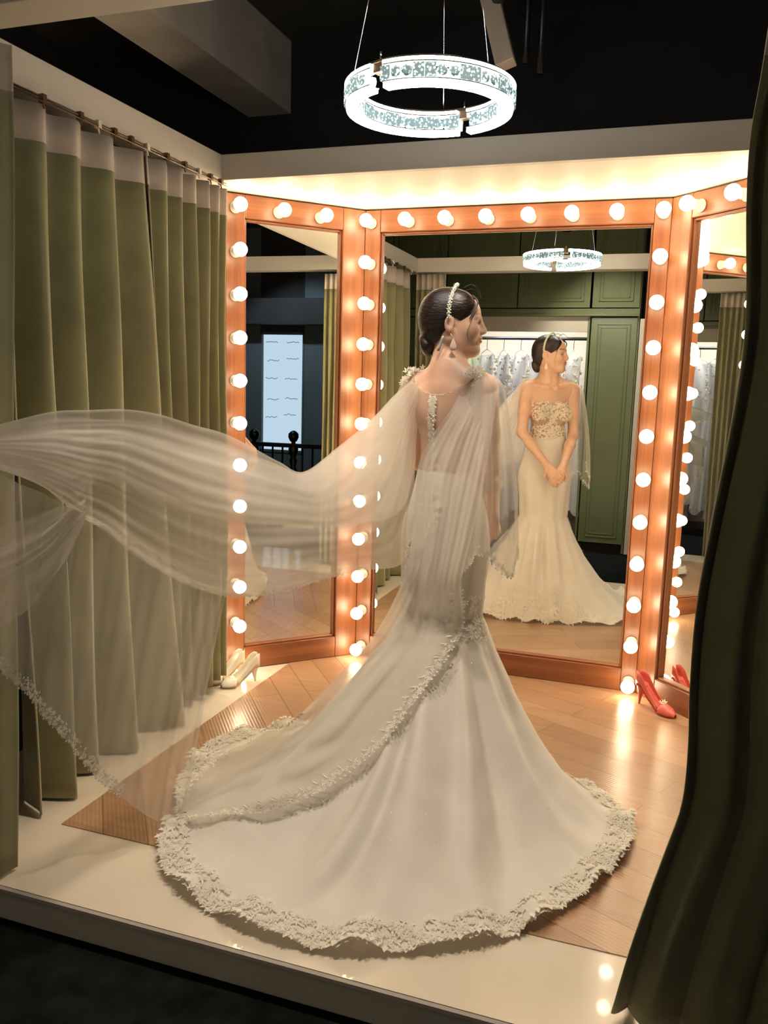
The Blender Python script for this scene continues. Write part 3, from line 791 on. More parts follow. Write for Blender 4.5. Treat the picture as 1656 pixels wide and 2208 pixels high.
def build_body():
    f = Field((-1.02, 2.60, 0.0), (-.42, 3.12, 1.78), .004)
    torso(f)
    # neck
    f.cap(bl(0, -.018, 1.43), hl(-.018, 0, -.05), .050, .047, .045)
    for s in (-1, 1): f.cap(bl(.02*s, .045, 1.425), hl(-.01, -.04*s, -.04), .010, .012, .03)
    f.cap(bl(.025, .062, 1.432), bl(.12, .03, 1.450), .009, .008, .02); f.cap(bl(-.025, .062, 1.432), bl(-.12, .03, 1.450), .009, .008, .02)
    # head
    f.ell(hl(-.012, 0, .028), (.090, .071, .082), .03, RH)
    f.ell(hl(.030, 0, -.030), (.060, .055, .072), .04, RH)
    f.ell(hl(.050, 0, .035), (.040, .055, .050), .03, RH)         # forehead
    f.cap(hl(.079, -.006, -.088), hl(.079, .006, -.088), .0165, .0165, .03)   # chin
    for s in (-1, 1):
        f.cap(hl(.068, .015*s, -.088), hl(-.003, .052*s, -.052), .014, .016, .025)    # jaw line
        f.ell(hl(.060, .034*s, -.022), (.026, .022, .026), .035, RH)               # cheek
        f.ell(hl(.097, .031*s, .006), (.016, .016, .012), .016, RH, cut=True)       # eye socket
        f.ell(hl(.074, .031*s, .005), (.0135, .015, .011), .008, RH)               # lid over the eye
        f.cap(hl(.088, .014*s, .022), hl(.078, .045*s, .022), .006, .006, .012)      # brow ridge
    f.cap(hl(.090, 0, .016), hl(.107, 0, -.018), .006, .0085, .014)
    f.ell(hl(.103, 0, -.026), (.012, .011, .008), .01, RH)
    for s in (-1, 1): f.ell(hl(.098, .010*s, -.028), (.009, .007, .006), .008, RH)
    f.ell(hl(.084, 0, -.052), (.013, .020, .017), .014, RH)
    f.ell(hl(.0975, 0, -.0475), (.0065, .019, .0045), .004, RH)
    f.ell(hl(.0965, 0, -.0575), (.0070, .016, .0050), .003, RH)
    f.ell(hl(.1050, 0, -.0525), (.008, .020, .0012), .002, RH, cut=True)
    for s in (-1, 1):                                            # ears
        f.ell(hl(-.008, .074*s, -.006), (.017, .009, .030), .006, RH)
        f.ell(hl(-.004, .084*s, -.004), (.010, .006, .018), .004, RH, cut=True)
        f.ell(hl(.002, .068*s, -.032), (.009, .006, .010), .008, RH)
    # arms
    SL, SR = bl(-.146, -.005, 1.420), bl(.146, -.005, 1.420)
    EL, ER = np.array([-.856, 2.905, 1.155]), np.array([-.560, 2.768, 1.150])
    WL, WR = np.array([-.680, 3.010, .972]), np.array([-.585, 2.985, .970])
    for S_, E_, W_ in ((SL, EL, WL), (SR, ER, WR)):
        f.cap(S_, (S_*.45+E_*.55), .042, .036, .03); f.cap((S_*.45+E_*.55), E_, .036, .031, .02)
        mid = E_*.65+W_*.35
        f.cap(E_, mid, .031, .031, .02); f.cap(mid, W_, .031, .0205, .02)
    # hands: left underneath, right laid over it, fingers pointing down and inwards
    def hand(W_, d, n, thumb, base, spread):
        d = np.array(d, float); d /= np.linalg.norm(d); n = np.array(n, float); n -= d*(n@d); n /= np.linalg.norm(n)
        s = np.cross(d, n)
        f.cap(W_, W_+d*.030, .0205, .021, .012)
        for q in (-.024, -.008, .008, .024):
            f.cap(W_+d*.015+s*q*.6, W_+d*.075+s*q, .0125, .0108, .010)
        lens = (.058, .066, .062, .048)
        for i, q in enumerate((-.027, -.009, .009, .027)):
            a = W_+d*.078+s*q; L = lens[i]
            d1 = d + s*q*spread + n*.25; d1 /= np.linalg.norm(d1); b = a+d1*L*.45
            d2 = d + s*q*spread*.3 + n*.75; d2 /= np.linalg.norm(d2); c_ = b+d2*L*.32
            d3 = d*.7 + n*1.0; d3 /= np.linalg.norm(d3); e = c_+d3*L*.26
            f.cap(a, b, .0086, .0080, .003); f.cap(b, c_, .0080, .0074, .003); f.cap(c_, e, .0074, .0064, .003)
        a = W_+d*.025+s*thumb*.020; b = a+(d*.6+s*thumb*.8+n*.2)*.036; c_ = b+(d*.9+s*thumb*.15+n*.4)*.030
        f.cap(a, b, .0125, .0098, .010); f.cap(b, c_, .0095, .0075, .004)
    hand(WL, (.062, .012, -.075), (.1, -1, -.1), 1, 0, 1.2)
    hand(WR, (-.030, .030, -.085), (-.35, -.9, 0), -1, 0, 1.2)
    # legs and feet (under the gown)
    for s in (-1, 1):
        f.cap(bl(.078*s, -.01, .90), bl(.055*s, .01, .54), .078, .050, .04)
        f.cap(bl(.055*s, .01, .54), bl(.05*s, -.025, .36), .048, .047, .03); f.cap(bl(.05*s, -.025, .36), bl(.045*s, -.02, .14), .046, .028, .03)
        f.cap(bl(.045*s, -.03, .115), bl(.045*s, .05, .045), .028, .024, .02); f.cap(bl(.045*s, .05, .045), bl(.045*s, .11, .030), .026, .020, .02)
    V, F_ = f.surf()
    o = field_mesh('body', V, F_, M['skin'], bride)
    me = o.data
    L = V - HC; la, lb, lz = L@HA, L@HB, L[:, 2]
    lip = np.clip(1.3 - np.sqrt(((la-.099)/.013)**2+(lb/.021)**2+((lz+.0525)/.0105)**2), 0, 1)*1.6
    lip = np.clip(lip, 0, .75)
    brow = np.zeros(len(V))
    for s in (-1, 1):
        t_ = np.clip((s*lb-.012)/.036, 0, 1); zc = .0255+.006*np.sin(t_*2.4)
        b_ = np.exp(-((lz-zc)/.0030)**2)*((s*lb > .010) & (s*lb < .052))*(la > .045)
        zl = .002-.002*np.sin(t_*3.1)
        e_ = np.exp(-((lz-zl)/.0026)**2)*((s*lb > .016) & (s*lb < .047))*(la > .06)
        brow = np.maximum(brow, np.maximum(b_*.85, e_*.95))
    ca = me.color_attributes.new('tone', 'FLOAT_COLOR', 'POINT')
    arr = np.zeros((len(me.vertices), 4), np.float32); k = min(len(V), len(me.vertices)); arr[:k, 0] = lip[:k]; arr[:k, 1] = brow[:k]; arr[:, 3] = 1
    ca.data.foreach_set('color', arr.ravel())
    md = o.modifiers.new('smooth', 'SMOOTH'); md.factor = .5; md.iterations = 1
    return o
body = build_body()

# hair, bun and loose strands
def build_hair():
    f = Field((-.90, 2.66, 1.46), (-.58, 2.96, 1.79), .003)
    f.ell(hl(-.020, 0, .035), (.096, .080, .086), .02, RH)
    f.ell(hl(-.050, 0, -.005), (.062, .064, .075), .03, RH)
    f.ell(hl(.020, .035, .052), (.058, .044, .054), .02, RH); f.ell(hl(.020, -.035, .052), (.058, .044, .054), .02, RH)
    # face opening
    f.ell(hl(.112, 0, -.012), (.062, .100, .078), .012, RH, cut=True)
    f.ell(hl(.060, 0, -.075), (.085, .12, .068), .012, RH, cut=True)
    for s in (-1, 1): f.ell(hl(.004, .085*s, -.012), (.026, .030, .032), .01, RH, cut=True)
    # bun of twisted coils, low at the nape
    c0 = hl(-.088, .0, -.072)
    for k in range(16):
        a0, a1 = 2*pi*k/16, 2*pi*(k+1)/16
        p = lambda a: c0 + HB*.026*cos(a) + (ZX*.9-HA*.3)*.024*sin(a)
        f.cap(p(a0), p(a1), .016, .016, .006)
    f.ell(c0 + HA*.012, (.030, .036, .034), .006, RH)
    f.cap(hl(-.070, .045, -.02), hl(-.092, .02, -.055), .018, .014, .006); f.cap(hl(-.070, -.045, -.02), hl(-.092, -.02, -.055), .018, .014, .006)
    V, F_ = f.surf()
    h = field_mesh('hair', V, F_, M['hair'], bride)
    rr = random.Random(2)
    def strand(pts, r_): Geo().tube(catmull(pts, 14), [r_*(1-.6*i/13) for i in range(14)], 5).make('loose_strand', M['hair'], h, True)
    for s in (-1, 1):
        strand([hl(.055, .058*s, .058), hl(.066, .067*s, .015), hl(.052, .067*s, -.030), hl(.058, .064*s, -.062)], .0011)
        strand([hl(.062, .030*s, .092), hl(.082, .047*s, .070), hl(.072, .062*s, .040), hl(.058, .068*s, .012)], .0042)
    for k in range(4):
        a = rr.uniform(-.05, .05)
        strand([hl(.03, a, .112), hl(.06, a*1.1, .120+.004*k*.5), hl(.085, a*1.2, .103), hl(.094, a*1.3, .078)], .0010)
    strand([hl(-.09, .01, -.04), hl(-.125, .012, -.055), hl(-.118, .01, -.085), hl(-.10, .01, -.11)], .0012)
    return h
hair = build_hair()

def petal_flower(g, c, n, r, rot, np_=5, cup=.25):
    c = Vector(c); n = Vector(n).normalized(); a = n.orthogonal().normalized(); b = n.cross(a)
    k0 = len(g.v); vs_ = [c + n*r*.10]; fs_ = []
    for i in range(np_):
        t_ = rot + 2*pi*i/np_
        for dt, rr_, up in ((-.42, .55, .05), (0, 1.0, cup), (.42, .55, .05)):
            vs_.append(c + (a*cos(t_+dt) + b*sin(t_+dt))*r*rr_ + n*r*up)
        j = 1+3*i; fs_.append((0, j, j+1, j+2))
    g.add(vs_, fs_)
def leaf(g, c, n, d, L, w_):
    c = Vector(c); n = Vector(n).normalized(); d = Vector(d); d = (d - n*d.dot(n)).normalized(); s = n.cross(d)
    g.add([c, c+d*L*.45+s*w_+n*.002, c+d*L, c+d*L*.45-s*w_+n*.002], [(0, 1, 2, 3)])

# headband of small flowers, ribbon end and earring
g = Geo(); pts = []
for k in range(31):
    a = radians(-98 + 196*k/30)
    p = hl(.000-.020*abs(sin(a))**2 + .010, .086*sin(a), .032 + .094*cos(a))
    pts.append(p)
hb = Geo(); hb.tube(pts, .0028, 6); band = hb.make('headband', M['flower'], bride, True)
for k in range(0, 31):
    p = pts[k]; n = Vector(tuple(p - hl(-.01, 0, .02))).normalized()
    petal_flower(g, Vector(tuple(p))+n*.004, n, .0095, k*.9, 5, .5); g.ball(tuple(Vector(tuple(p))+n*.007), .0032, 6, 4)
g.make('headband_flowers', M['flower'], band)
g = Geo()
for s in (-1,):
    P = [[tuple(hl(-.026-.016*t_+.0045*q, .074*s, -.045-.050*t_)) for q in (-1, 1)] for t_ in (0, .25, .5, .75, 1)]
    g.grid(P)
o = g.make('ribbon_end', plain('grey_satin_ribbon', (.30, .30, .28), .4), band, True); sm = o.modifiers.new('t', 'SOLIDIFY'); sm.thickness = .002
for s in (-1, 1):
    g = Geo(); g.tube([hl(-.002, .080*s, -.038), hl(.008, .084*s, -.052)], .0010, 5)
    prof_ = [(.0005, 0), (.006, .012), (.0105, .024), (.0115, .031), (.008, .038), (.0005, .041)]
    c0 = Vector(tuple(hl(.008, .084*s, -.052)))
    vs_ = []; nn = 12
    for r_, h_ in prof_:
        for k in range(nn):
            t_ = 2*pi*k/nn; vs_.append(c0 + Vector(tuple(HA))*(r_*cos(t_)) + Vector(tuple(HB))*(r_*.3*sin(t_)) - Vector((0, 0, h_)))
    g.add(vs_, [(i*nn+k, i*nn+(k+1) % nn, (i+1)*nn+(k+1) % nn, (i+1)*nn+k) for i in range(len(prof_)-1) for k in range(nn)])
    g.make('drop_earring', plain('pink_pearl', (.80, .60, .50), .3), bride, True)

# ------------------------------------------------------------------ gown
def torso_surface(iso, name, mat, zlo, top_fn):
    f = Field((-.98, 2.60, .88), (-.44, 3.02, 1.52), .005); torso(f)
    V, F_ = f.surf(iso)
    L = V-BC; a, b, z = L@RX, L@FX, L[:, 2]
    keep = (z > zlo) & (z < top_fn(a, b)) & (np.abs(a) < .150)
    F2 = F_[keep[F_].all(1)]
    used = np.unique(F2); mp = np.full(len(V), -1); mp[used] = np.arange(len(used))
    return V[used], mp[F2]
def neckline(a, b):
    back = 1.395 + .9*a*a*4           # scooped
    return np.where(b < 0, np.minimum(1.465, back), 1.425 + 2.2*a*a)
V, F_ = torso_surface(.0045, 'x', None, 1.02, neckline)
bod = field_mesh('sheer_bodice', V, F_, M['nude'], bride)
bvh_t = BVHTree.FromPolygons([Vector(v) for v in V.tolist()], F_.tolist())
def edge_tube(V, F_, name, mat, parent, r_, zmin):
    from collections import Counter
    c_ = Counter()
    for q in F_.tolist():
        for i in range(4):
            e = (q[i], q[(i+1) % 4]); c_[tuple(sorted(e))] += 1
    g = Geo()
    for (i, j), k in c_.items():
        if k == 1 and V[i][2] > zmin:
            g.tube([V[i], V[j]], r_, 4, False)
    return g.make(name, mat, parent)
edge_tube(V, F_, 'neckline_piping', M['nude'], bod, .0022, 1.10)

# skirt: fitted to the knee, then flaring into a long train
TH = [0, 30, 60, 82, 96, 110, 124, 138, 152, 166, 180, 187, 200, 212, 221, 230, 246, 262, 278, 293, 312, 330, 360]
RR = [.27, .28, .36, .56, .70, .74, .77, .83, .91, .97, 1.035, 1.05, 1.06, 1.06, 1.02, .93, .92, .90, .78, .62, .42, .31, .27]
PPw = [1.0, 1.05, 1.3, 1.9, 2.3, 2.3, 2.3, 2.3, 2.3, 2.35, 2.4, 2.4, 2.4, 2.4, 2.4, 2.4, 2.4, 2.5, 2.5, 2.2, 1.5, 1.1, 1.0]
def tab(th, arr):
    return np.interp(th % 360, TH, arr)
ZK = .62
rs = random.Random(11)
ridges = [(rs.uniform(60, 300), rs.uniform(5, 11), rs.uniform(.012, .040)) for _ in range(16)] + [(214, 5, .075), (225, 4, -.045), (192, 3.5, .065), (186, 3, -.04), (170, 6, .045), (150, 4, .070), (143, 4, -.05), (120, 6, .05), (112, 4, -.03), (240, 6, .05), (203, 4, -.03)]
def ell_r(th, ax, ay):       # ellipse aligned with the body frame
    ph = radians(90) - radians(th)       # plan angle from +X
    d = np.array([cos(ph), sin(ph), 0]); a, b = d@RX, d@FX
    return 1/sqrt((a/ax)**2+(b/ay)**2)
def skirt_point(th, s):
    """s in [0,1]: waist..knee for s<.3, knee..hem beyond"""
    ph = radians(90-th); dx, dy = cos(ph), sin(ph)
    if s < .3:
        q = s/.3; z = 1.135 + (ZK-1.135)*q
        zz = [1.135, 1.06, .97, .90, .80, .70, .62][::-1]
        ax = np.interp(z, zz, [.112, .128, .155, .166, .160, .146, .140][::-1]) if False else np.interp(z, zz, [.148, .152, .162, .168, .157, .132, .112])
        ay = np.interp(z, zz, [.125, .128, .130, .128, .122, .098, .086])
        r_ = ell_r(th, ax, ay) + .004*cos(radians(th)*11)*q
        return np.array([BX+dx*r_, BY+dy*r_-.006, z])
    q = (s-.3)/.7
    rk = ell_r(th, .148, .125); H = tab(th, RR); p = tab(th, PPw)
    r_ = rk + (H-rk)*q**1.0
    z = ZK*(1-q)**p
    tr_ = min(1, max(0, (H-.35)/.3))
    bump_ = 0
    for c_, w_, h_ in ridges:
        dth = (th-c_-6*sin(3*q+c_)+180) % 360-180
        bump_ += h_*math.exp(-(dth/w_)**2)
    z += bump_*(sin(pi*min(1, q*1.02))**1.0)*tr_*(.35+.65*(1-q)) + .006*tr_
    # soft vertical folds on the standing part
    r_ += (.014*cos(radians(th)*9+1) + .008*cos(radians(th)*17))*sin(pi*min(1, q*1.3))*(1-tr_) + .012*(1-tr_)*q*cos(radians(th)*13)
    # lifted, rippled hem
    z += tr_*.016*(q**6)*(1+sin(radians(th)*23)+.7*sin(radians(th)*37+1))
    z += .008 + .012*(1-tr_)*q*(1+sin(radians(th)*14))
    return np.array([BX+dx*r_, BY+dy*r_, max(z, .008)])
NTH, NS = 360, 90
sv = np.concatenate([np.linspace(0, .3, 24)[:-1], .3+.7*np.linspace(0, 1, NS-23)**.85])
SK = [[skirt_point(t_*360/NTH, s) for t_ in range(NTH)] for s in sv]
g = Geo(); g.grid([[tuple(p) for p in r] for r in SK], True)
sk_v, sk_f = g.v[:], g.f[:]
skirt = g.make('gown_skirt', M['satin'], bride, True)
tx = bpy.data.textures.new('crumple', 'CLOUDS'); tx.noise_scale = .12; tx.noise_depth = 3
dm = skirt.modifiers.new('crumple', 'DISPLACE'); dm.texture = tx; dm.strength = .012; dm.mid_level = .5; dm.texture_coords = 'GLOBAL'
bvh_s = BVHTree.FromPolygons([Vector(v) for v in sk_v], sk_f)

# lace motifs laid on the gown
def on_bvh(bvh, p, off=.002):
    loc, n, i, d = bvh.find_nearest(Vector(tuple(p)))
    return loc + n*off, n
def outward(n, p):
    v = Vector(tuple(p)) - Vector((BX, BY, p[2])); v.z = .15
    return n if n.dot(v) > 0 else -n
def scatter(parent, name, pts, size, mat, bvh, off=.003, leafy=.4, seed=1):
    rr = random.Random(seed); g = Geo()
    for p in pts:
        q, n = on_bvh(bvh, p, 0); n = outward(n, q); q = q + n*off
        if rr.random() < leafy:
            for k in range(3): leaf(g, q, n, n.orthogonal()*cos(k*2.1+p[0]*90)+n.cross(n.orthogonal())*sin(k*2.1+p[0]*90), size*rr.uniform(1.0, 1.6), size*.30)
        else: petal_flower(g, q, n, size*rr.uniform(.7, 1.1), rr.uniform(0, 6), rr.choice((4, 5, 6)), .2)
    return g.make(name, mat, parent)
rr = random.Random(5)
def tray(a, z, front):
    d = Vector(tuple(-FX if front else FX)); o_ = Vector(tuple(bl(a, .3 if front else -.3, z)))
    loc, n, i, d_ = bvh_t.ray_cast(o_, d)
    return np.array(loc) if loc is not None else bl(a, .13 if front else -.13, z)
pts = []
for _ in range(1000):                                # front: bust, centre and waist
    a = rr.uniform(-.12, .12); z = rr.uniform(1.09, 1.345)
    bust = ((abs(a)-.060)/.066)**2 + ((z-1.285-.25*(abs(a)-.06))/.078)**2 < 1
    waist = 1.09 < z < 1.155 and rr.random() < .75
    mid = abs(a) < .045 and z < 1.262-.25*abs(abs(a)-.03) and rr.random() < .62
    lowb = abs(a) < .118-.40*abs(1.22-z) and 1.145 < z < 1.25 and rr.random() < .60
    waist = waist or (1.155 <= z < 1.18 and abs(a) < .07 and rr.random() < .4)
    if bust or waist or mid or lowb: pts.append(tray(a, z, True))
for _ in range(230):                                # back: centre line of lace, broad near the waist
    z = rr.uniform(1.04, 1.385); w_ = .013 + .060*max(0, (1.22-z)/.16)
    pts.append(tray(rr.uniform(-w_, w_)-.01, z, False))
for _ in range(60):
    z = rr.uniform(1.05, 1.16); s = rr.choice((-1, 1)); pts.append(bl(s*.13, rr.uniform(-.05, .05), z))
scatter(bod, 'lace_applique', pts, .0095, M['lace'], bvh_t, .004)
pts = []
for _ in range(260):                                # lace running over the hips at the back
    z = rr.uniform(.74, 1.10); c_ = .035*sin(z*14); pts.append(bl(c_+rr.gauss(0, .022)-.015, -.16, z))
for _ in range(60): pts.append(bl(rr.gauss(.14, .02), rr.uniform(-.05, .02), rr.uniform(.55, .72)))
scatter(skirt, 'hip_lace', pts, .013, M['lace'], bvh_s, .005, seed=3)
pts = []
for k in range(3800):                               # lace border of the hem and train
    th = rr.uniform(0, 360); H = tab(th, RR)
    if rr.random() > H: continue
    s = 1-rr.random()**1.4*.13*(.55/max(.3, H))
    pts.append(skirt_point(th, s))
scatter(skirt, 'hem_lace', pts, .0115, M['lace'], bvh_s, .006, .5, seed=4)
g = Geo()
for k in range(720):                                # scalloped edge
    th = k*.5; p = skirt_point(th, 1.0); q = skirt_point(th+.5, 1.0)
    d = Vector((p[0]-BX, p[1]-BY, 0)).normalized()
    if k % 2 == 0: leaf(g, Vector(tuple(p)) - d*.012 + Vector((0, 0, .004)), (0, 0, 1), d, .021+.006*sin(k*.9), .009)
g.make('hem_scallop', M['lace'], skirt)
g = Geo()                                           # sequins on the train
for _ in range(150):
    th = rr.uniform(120, 230); s = rr.uniform(.33, .85); p = skirt_point(th, s); q, n = on_bvh(bvh_s, p, .012)
    n = (outward(n, q) + Vector((rr.gauss(0, .4), rr.gauss(0, .4), rr.gauss(0, .4)))).normalized()
    a = n.orthogonal().normalized(); b = n.cross(a); r_ = .0022
    g.add([q+a*r_, q+b*r_, q-a*r_, q-b*r_], [(0, 1, 2, 3)])
g.make('sequins', M['flower'], skirt)['kind'] = 'stuff'
g = Geo()
for k in range(16):
    z = 1.32-.016*k; q, n = on_bvh(bvh_t, bl(-.002, -.13, z), .005); g.ball(tuple(q), .0035, 8, 5)
g.make('back_buttons', M['flower'], bod, True)

# ------------------------------------------------------------------ cape of tulle
cape = Geo().make('x', M['tulle']) if False else None
def raise_pt(e):
    """control entry (u, v, Y) -> point in the room; kept above the floor"""
    p = at(*e)
    if p.z < .02: p = onfloor(e[0], e[1], .02)
    return tuple(p)
def over_gown(u, v, off=.02, Yf=None):
    d = ray(u, v).normalized()
    loc, n, i, dist = bvh_s.ray_cast(CAM, d)
    if loc is not None: return tuple(loc - d*off)
    if Yf is not None: return raise_pt((u, v, Yf))
    q = onfloor(u, v, .03); return tuple(q)
def cloth(name, ctrl, mat, nr, nc, folds, parent, amp=.010, seed=1, prof=None, dirn='c'):
    """smooth sheet through control rows plus soft folds running along the rows (dirn='r') or the columns"""
    rr = random.Random(seed); P = sheet(ctrl, nr, nc); N = ngrid(P)
    ph = [rr.uniform(0, 6.28) for _ in range(4)]
    I, J = np.meshgrid(np.linspace(0, 1, nr), np.linspace(0, 1, nc), indexing='ij')
    a, b = (J, I) if dirn == 'c' else (I, J)
    w_ = np.sin(a*folds*2*pi + ph[0] + 1.2*np.sin(b*3+ph[1])) + .6*np.sin(a*folds*3.7*pi + ph[2] + np.sin(b*4)) + .35*np.sin(a*folds*9*pi+ph[3]+b*2)
    A_ = amp*(prof(b) if prof else 1.0)
    P = P + N*(w_*A_)[..., None]
    P[..., 2] = np.maximum(P[..., 2], .012)
    if name == 'cape_back_drape': P = lift(P)
    g = Geo(); g.grid([[tuple(q) for q in r] for r in P])
    o = g.make(name, mat, parent, True)
    return o, P
cp = Geo(); 
# back drape: from the right shoulder down across the back and over the train
rowsA = []
for l, r_, Yv in [((1012, 812), (1078, 822), 2.735), ((975, 880), (1066, 900), 2.655), ((930, 945), (1052, 985), 2.62), ((903, 1005), (1036, 1075), 2.60),
                  ((893, 1110), (1016, 1160), 2.585), ((872, 1240), (995, 1255), 2.56)]:
    row = []
    for k in range(6):
        f = k/5; u = l[0]+(r_[0]-l[0])*f; v = l[1]+(r_[1]-l[1])*f
        row.append(raise_pt((u, v, Yv+.02*abs(f-.5))))
    rowsA.append(row)
for l, r_ in [((805, 1370), (998, 1340)), ((735, 1450), (962, 1415)), ((668, 1520), (900, 1500)), ((600, 1578), (822, 1605)), ((520, 1608), (705, 1695)), ((455, 1640), (590, 1742)), ((412, 1690), (480, 1758)), ((385, 1735), (405, 1765))]:
    row = []
    for k in range(6):
        f = k/5; u = l[0]+(r_[0]-l[0])*f; v = l[1]+(r_[1]-l[1])*f
        row.append(over_gown(u, v, .055, 2.62))
    rowsA.append(row)
def lift(P, gap=.014):
    for r_ in P:
        for q in r_:
            loc, n, i, d_ = bvh_s.find_nearest(Vector(tuple(q)))
            if loc is None: continue
            v_ = Vector((q[0]-BX, q[1]-BY, 0)); v_.z = .6; v_.normalize()
            if n.dot(v_) < 0: n = -n
            sd = (Vector(tuple(q))-loc).dot(n)
            if d_ < .08 and sd < gap:
                m_ = loc + n*gap; q[0], q[1], q[2] = m_.x, m_.y, m_.z
    return P
drape, PA = cloth('cape_back_drape', rowsA, M['tulle_dense'], 150, 60, 2.2, bride, .005, 4, lambda b: np.clip(1.4-1.6*b, .15, 1)*np.clip(b*5, 0, 1), 'c')

# wing blown out to the left, top layer
W1 = [((898, 812), (906, 865), 2.80), ((850, 852), (898, 965), 2.80), ((800, 905), (892, 1100), 2.78), ((730, 963), (872, 1212), 2.72), ((655, 1018), (775, 1232), 2.62),
      ((600, 997), (698, 1252), 2.54), ((540, 965), (600, 1280), 2.44), ((480, 936), (500, 1290), 2.34), ((415, 918), (400, 1262), 2.22), ((340, 895), (300, 1207), 2.08),
      ((270, 885), (232, 1152), 1.96), ((190, 888), (176, 1117), 1.84), ((120, 893), (130, 1082), 1.74), ((40, 913), (70, 1042), 1.66), ((-70, 942), (-60, 992), 1.58)]
def wing(W, dY=0.0, bulge=.06):
    rows = []
    for t_, b_, Yv in W:
        row = []
        for k in range(6):
            f = k/5; u = t_[0]+(b_[0]-t_[0])*f; v = t_[1]+(b_[1]-t_[1])*f
            row.append(raise_pt((u, v, Yv+dY-bulge*sin(pi*f))))
        rows.append(row)
    return rows
w1, PW = cloth('cape_wing', wing(W1), M['tulle'], 190, 80, 2.4, bride, .006, 9, lambda b: .3+1.0*b, 'c')
W2 = [((898, 815), (905, 862), 2.83), ((850, 856), (900, 930), 2.83), ((800, 910), (890, 1020), 2.80), ((730, 968), (860, 1105), 2.74), ((655, 1022), (770, 1132), 2.65),
      ((600, 1005), (690, 1137), 2.57), ((540, 980), (600, 1132), 2.47), ((480, 955), (510, 1124), 2.36), ((415, 935), (430, 1108), 2.24), ((340, 915), (345, 1085), 2.10),
      ((270, 905), (262, 1036), 1.98), ((190, 905), (200, 1040), 1.86), ((120, 905), (160, 1075), 1.76), ((40, 925), (90, 1030), 1.68), ((-70, 950), (-60, 1000), 1.60)]
w2, PW2 = cloth('cape_wing_fold', wing(W2, .05, .02), M['tulle'], 170, 50, 2.0, bride, .006, 12, None, 'c')
# loose flap hanging at the far left
W3 = [((-70, 1165), (-60, 1372), 1.62), ((0, 1138), (10, 1345), 1.66), ((60, 1118), (75, 1302), 1.71), ((110, 1098), (125, 1240), 1.77), ((150, 1085), (158, 1170), 1.82), ((185, 1075), (182, 1118), 1.86)]
w3, PW3 = cloth('cape_flap', wing(W3, 0, .03), M['tulle_dense'], 60, 40, 2.0, bride, .008, 14, None, 'c')
# long sheer panel falling from the wing to the floor beside the train
W4 = []
for t_, b_, Y0, Y1 in [((-70, 1000), (-60, 1395), 1.60, 1.60), ((60, 1050), (40, 1478), 1.68, 1.66), ((160, 1100), (125, 1578), 1.83, 1.76), ((250, 1150), (195, 1662), 1.98, 1.86),
                       ((350, 1200), (265, 1722), 2.12, 1.96), ((420, 1260), (345, 1772), 2.24, 2.04), ((490, 1285), (395, 1745), 2.34, 2.12)]:
    row = []
    for k in range(6):
        f = k/5; u = t_[0]+(b_[0]-t_[0])*f; v = t_[1]+(b_[1]-t_[1])*f
        row.append(raise_pt((u, v, Y0+(Y1-Y0)*f)))
    W4.append(row)
w4, PW4 = cloth('cape_long_panel', W4, M['tulle_thin'], 120, 80, 3.5, bride, .010, 21, None, 'r')

# sleeve drape hanging round the right arm
SRv = bl(.140, -.01, 1.45)
S_ = []
for j, (z, ra, cx, cy) in enumerate([(1.462, .030, 0, 0), (1.42, .058, .012, -.004), (1.32, .075, .020, -.01), (1.20, .092, .026, -.012), (1.08, .108, .030, -.012), (.99, .116, .028, -.01), (.91, .122, .026, -.01)]):
    row = []
    for k in range(13):
        a = radians(60 - 250*k/12)       # from the front round the outside to the back
        d = RX*cos(a) + FX*sin(a)
        zz = z
        if j > 3: zz = z - (j-3)*(.055*(k/12)) + .02*(j-3)*cos(k*1.1)
        p = SRv + RX*cx + FX*cy + d*ra*(1+.10*cos(k*2.3)*(j/6)); row.append((p[0], p[1], zz))
    S_.append(row)
sl, PS = cloth('cape_sleeve', S_, M['tulle_sleeve'], 80, 90, 6, bride, .004, 31, lambda b: .3+b, 'c')
# second sleeve lifted off the left elbow and flying out
SLv = bl(-.140, -.01, 1.45)
S2 = []
for j, (z, ra, cx, cy) in enumerate([(1.462, .030, 0, 0), (1.42, .055, -.012, 0), (1.34, .075, -.025, 0), (1.26, .095, -.05, 0), (1.17, .12, -.09, -.01), (1.09, .14, -.14, -.02)]):
    row = []
    for k in range(11):
        a = radians(120 + 150*k/10); d = RX*cos(a) + FX*sin(a)
        p = SLv + RX*cx + FX*cy + d*ra; row.append((p[0], p[1], z - .04*sin(k*1.3)*(j/5) - .10*(j/5)*(k/10)))
    S2.append(row)
sl2, PS2 = cloth('cape_sleeve', S2, M['tulle_sleeve'], 60, 70, 5, bride, .004, 33, lambda b: .3+b, 'c')

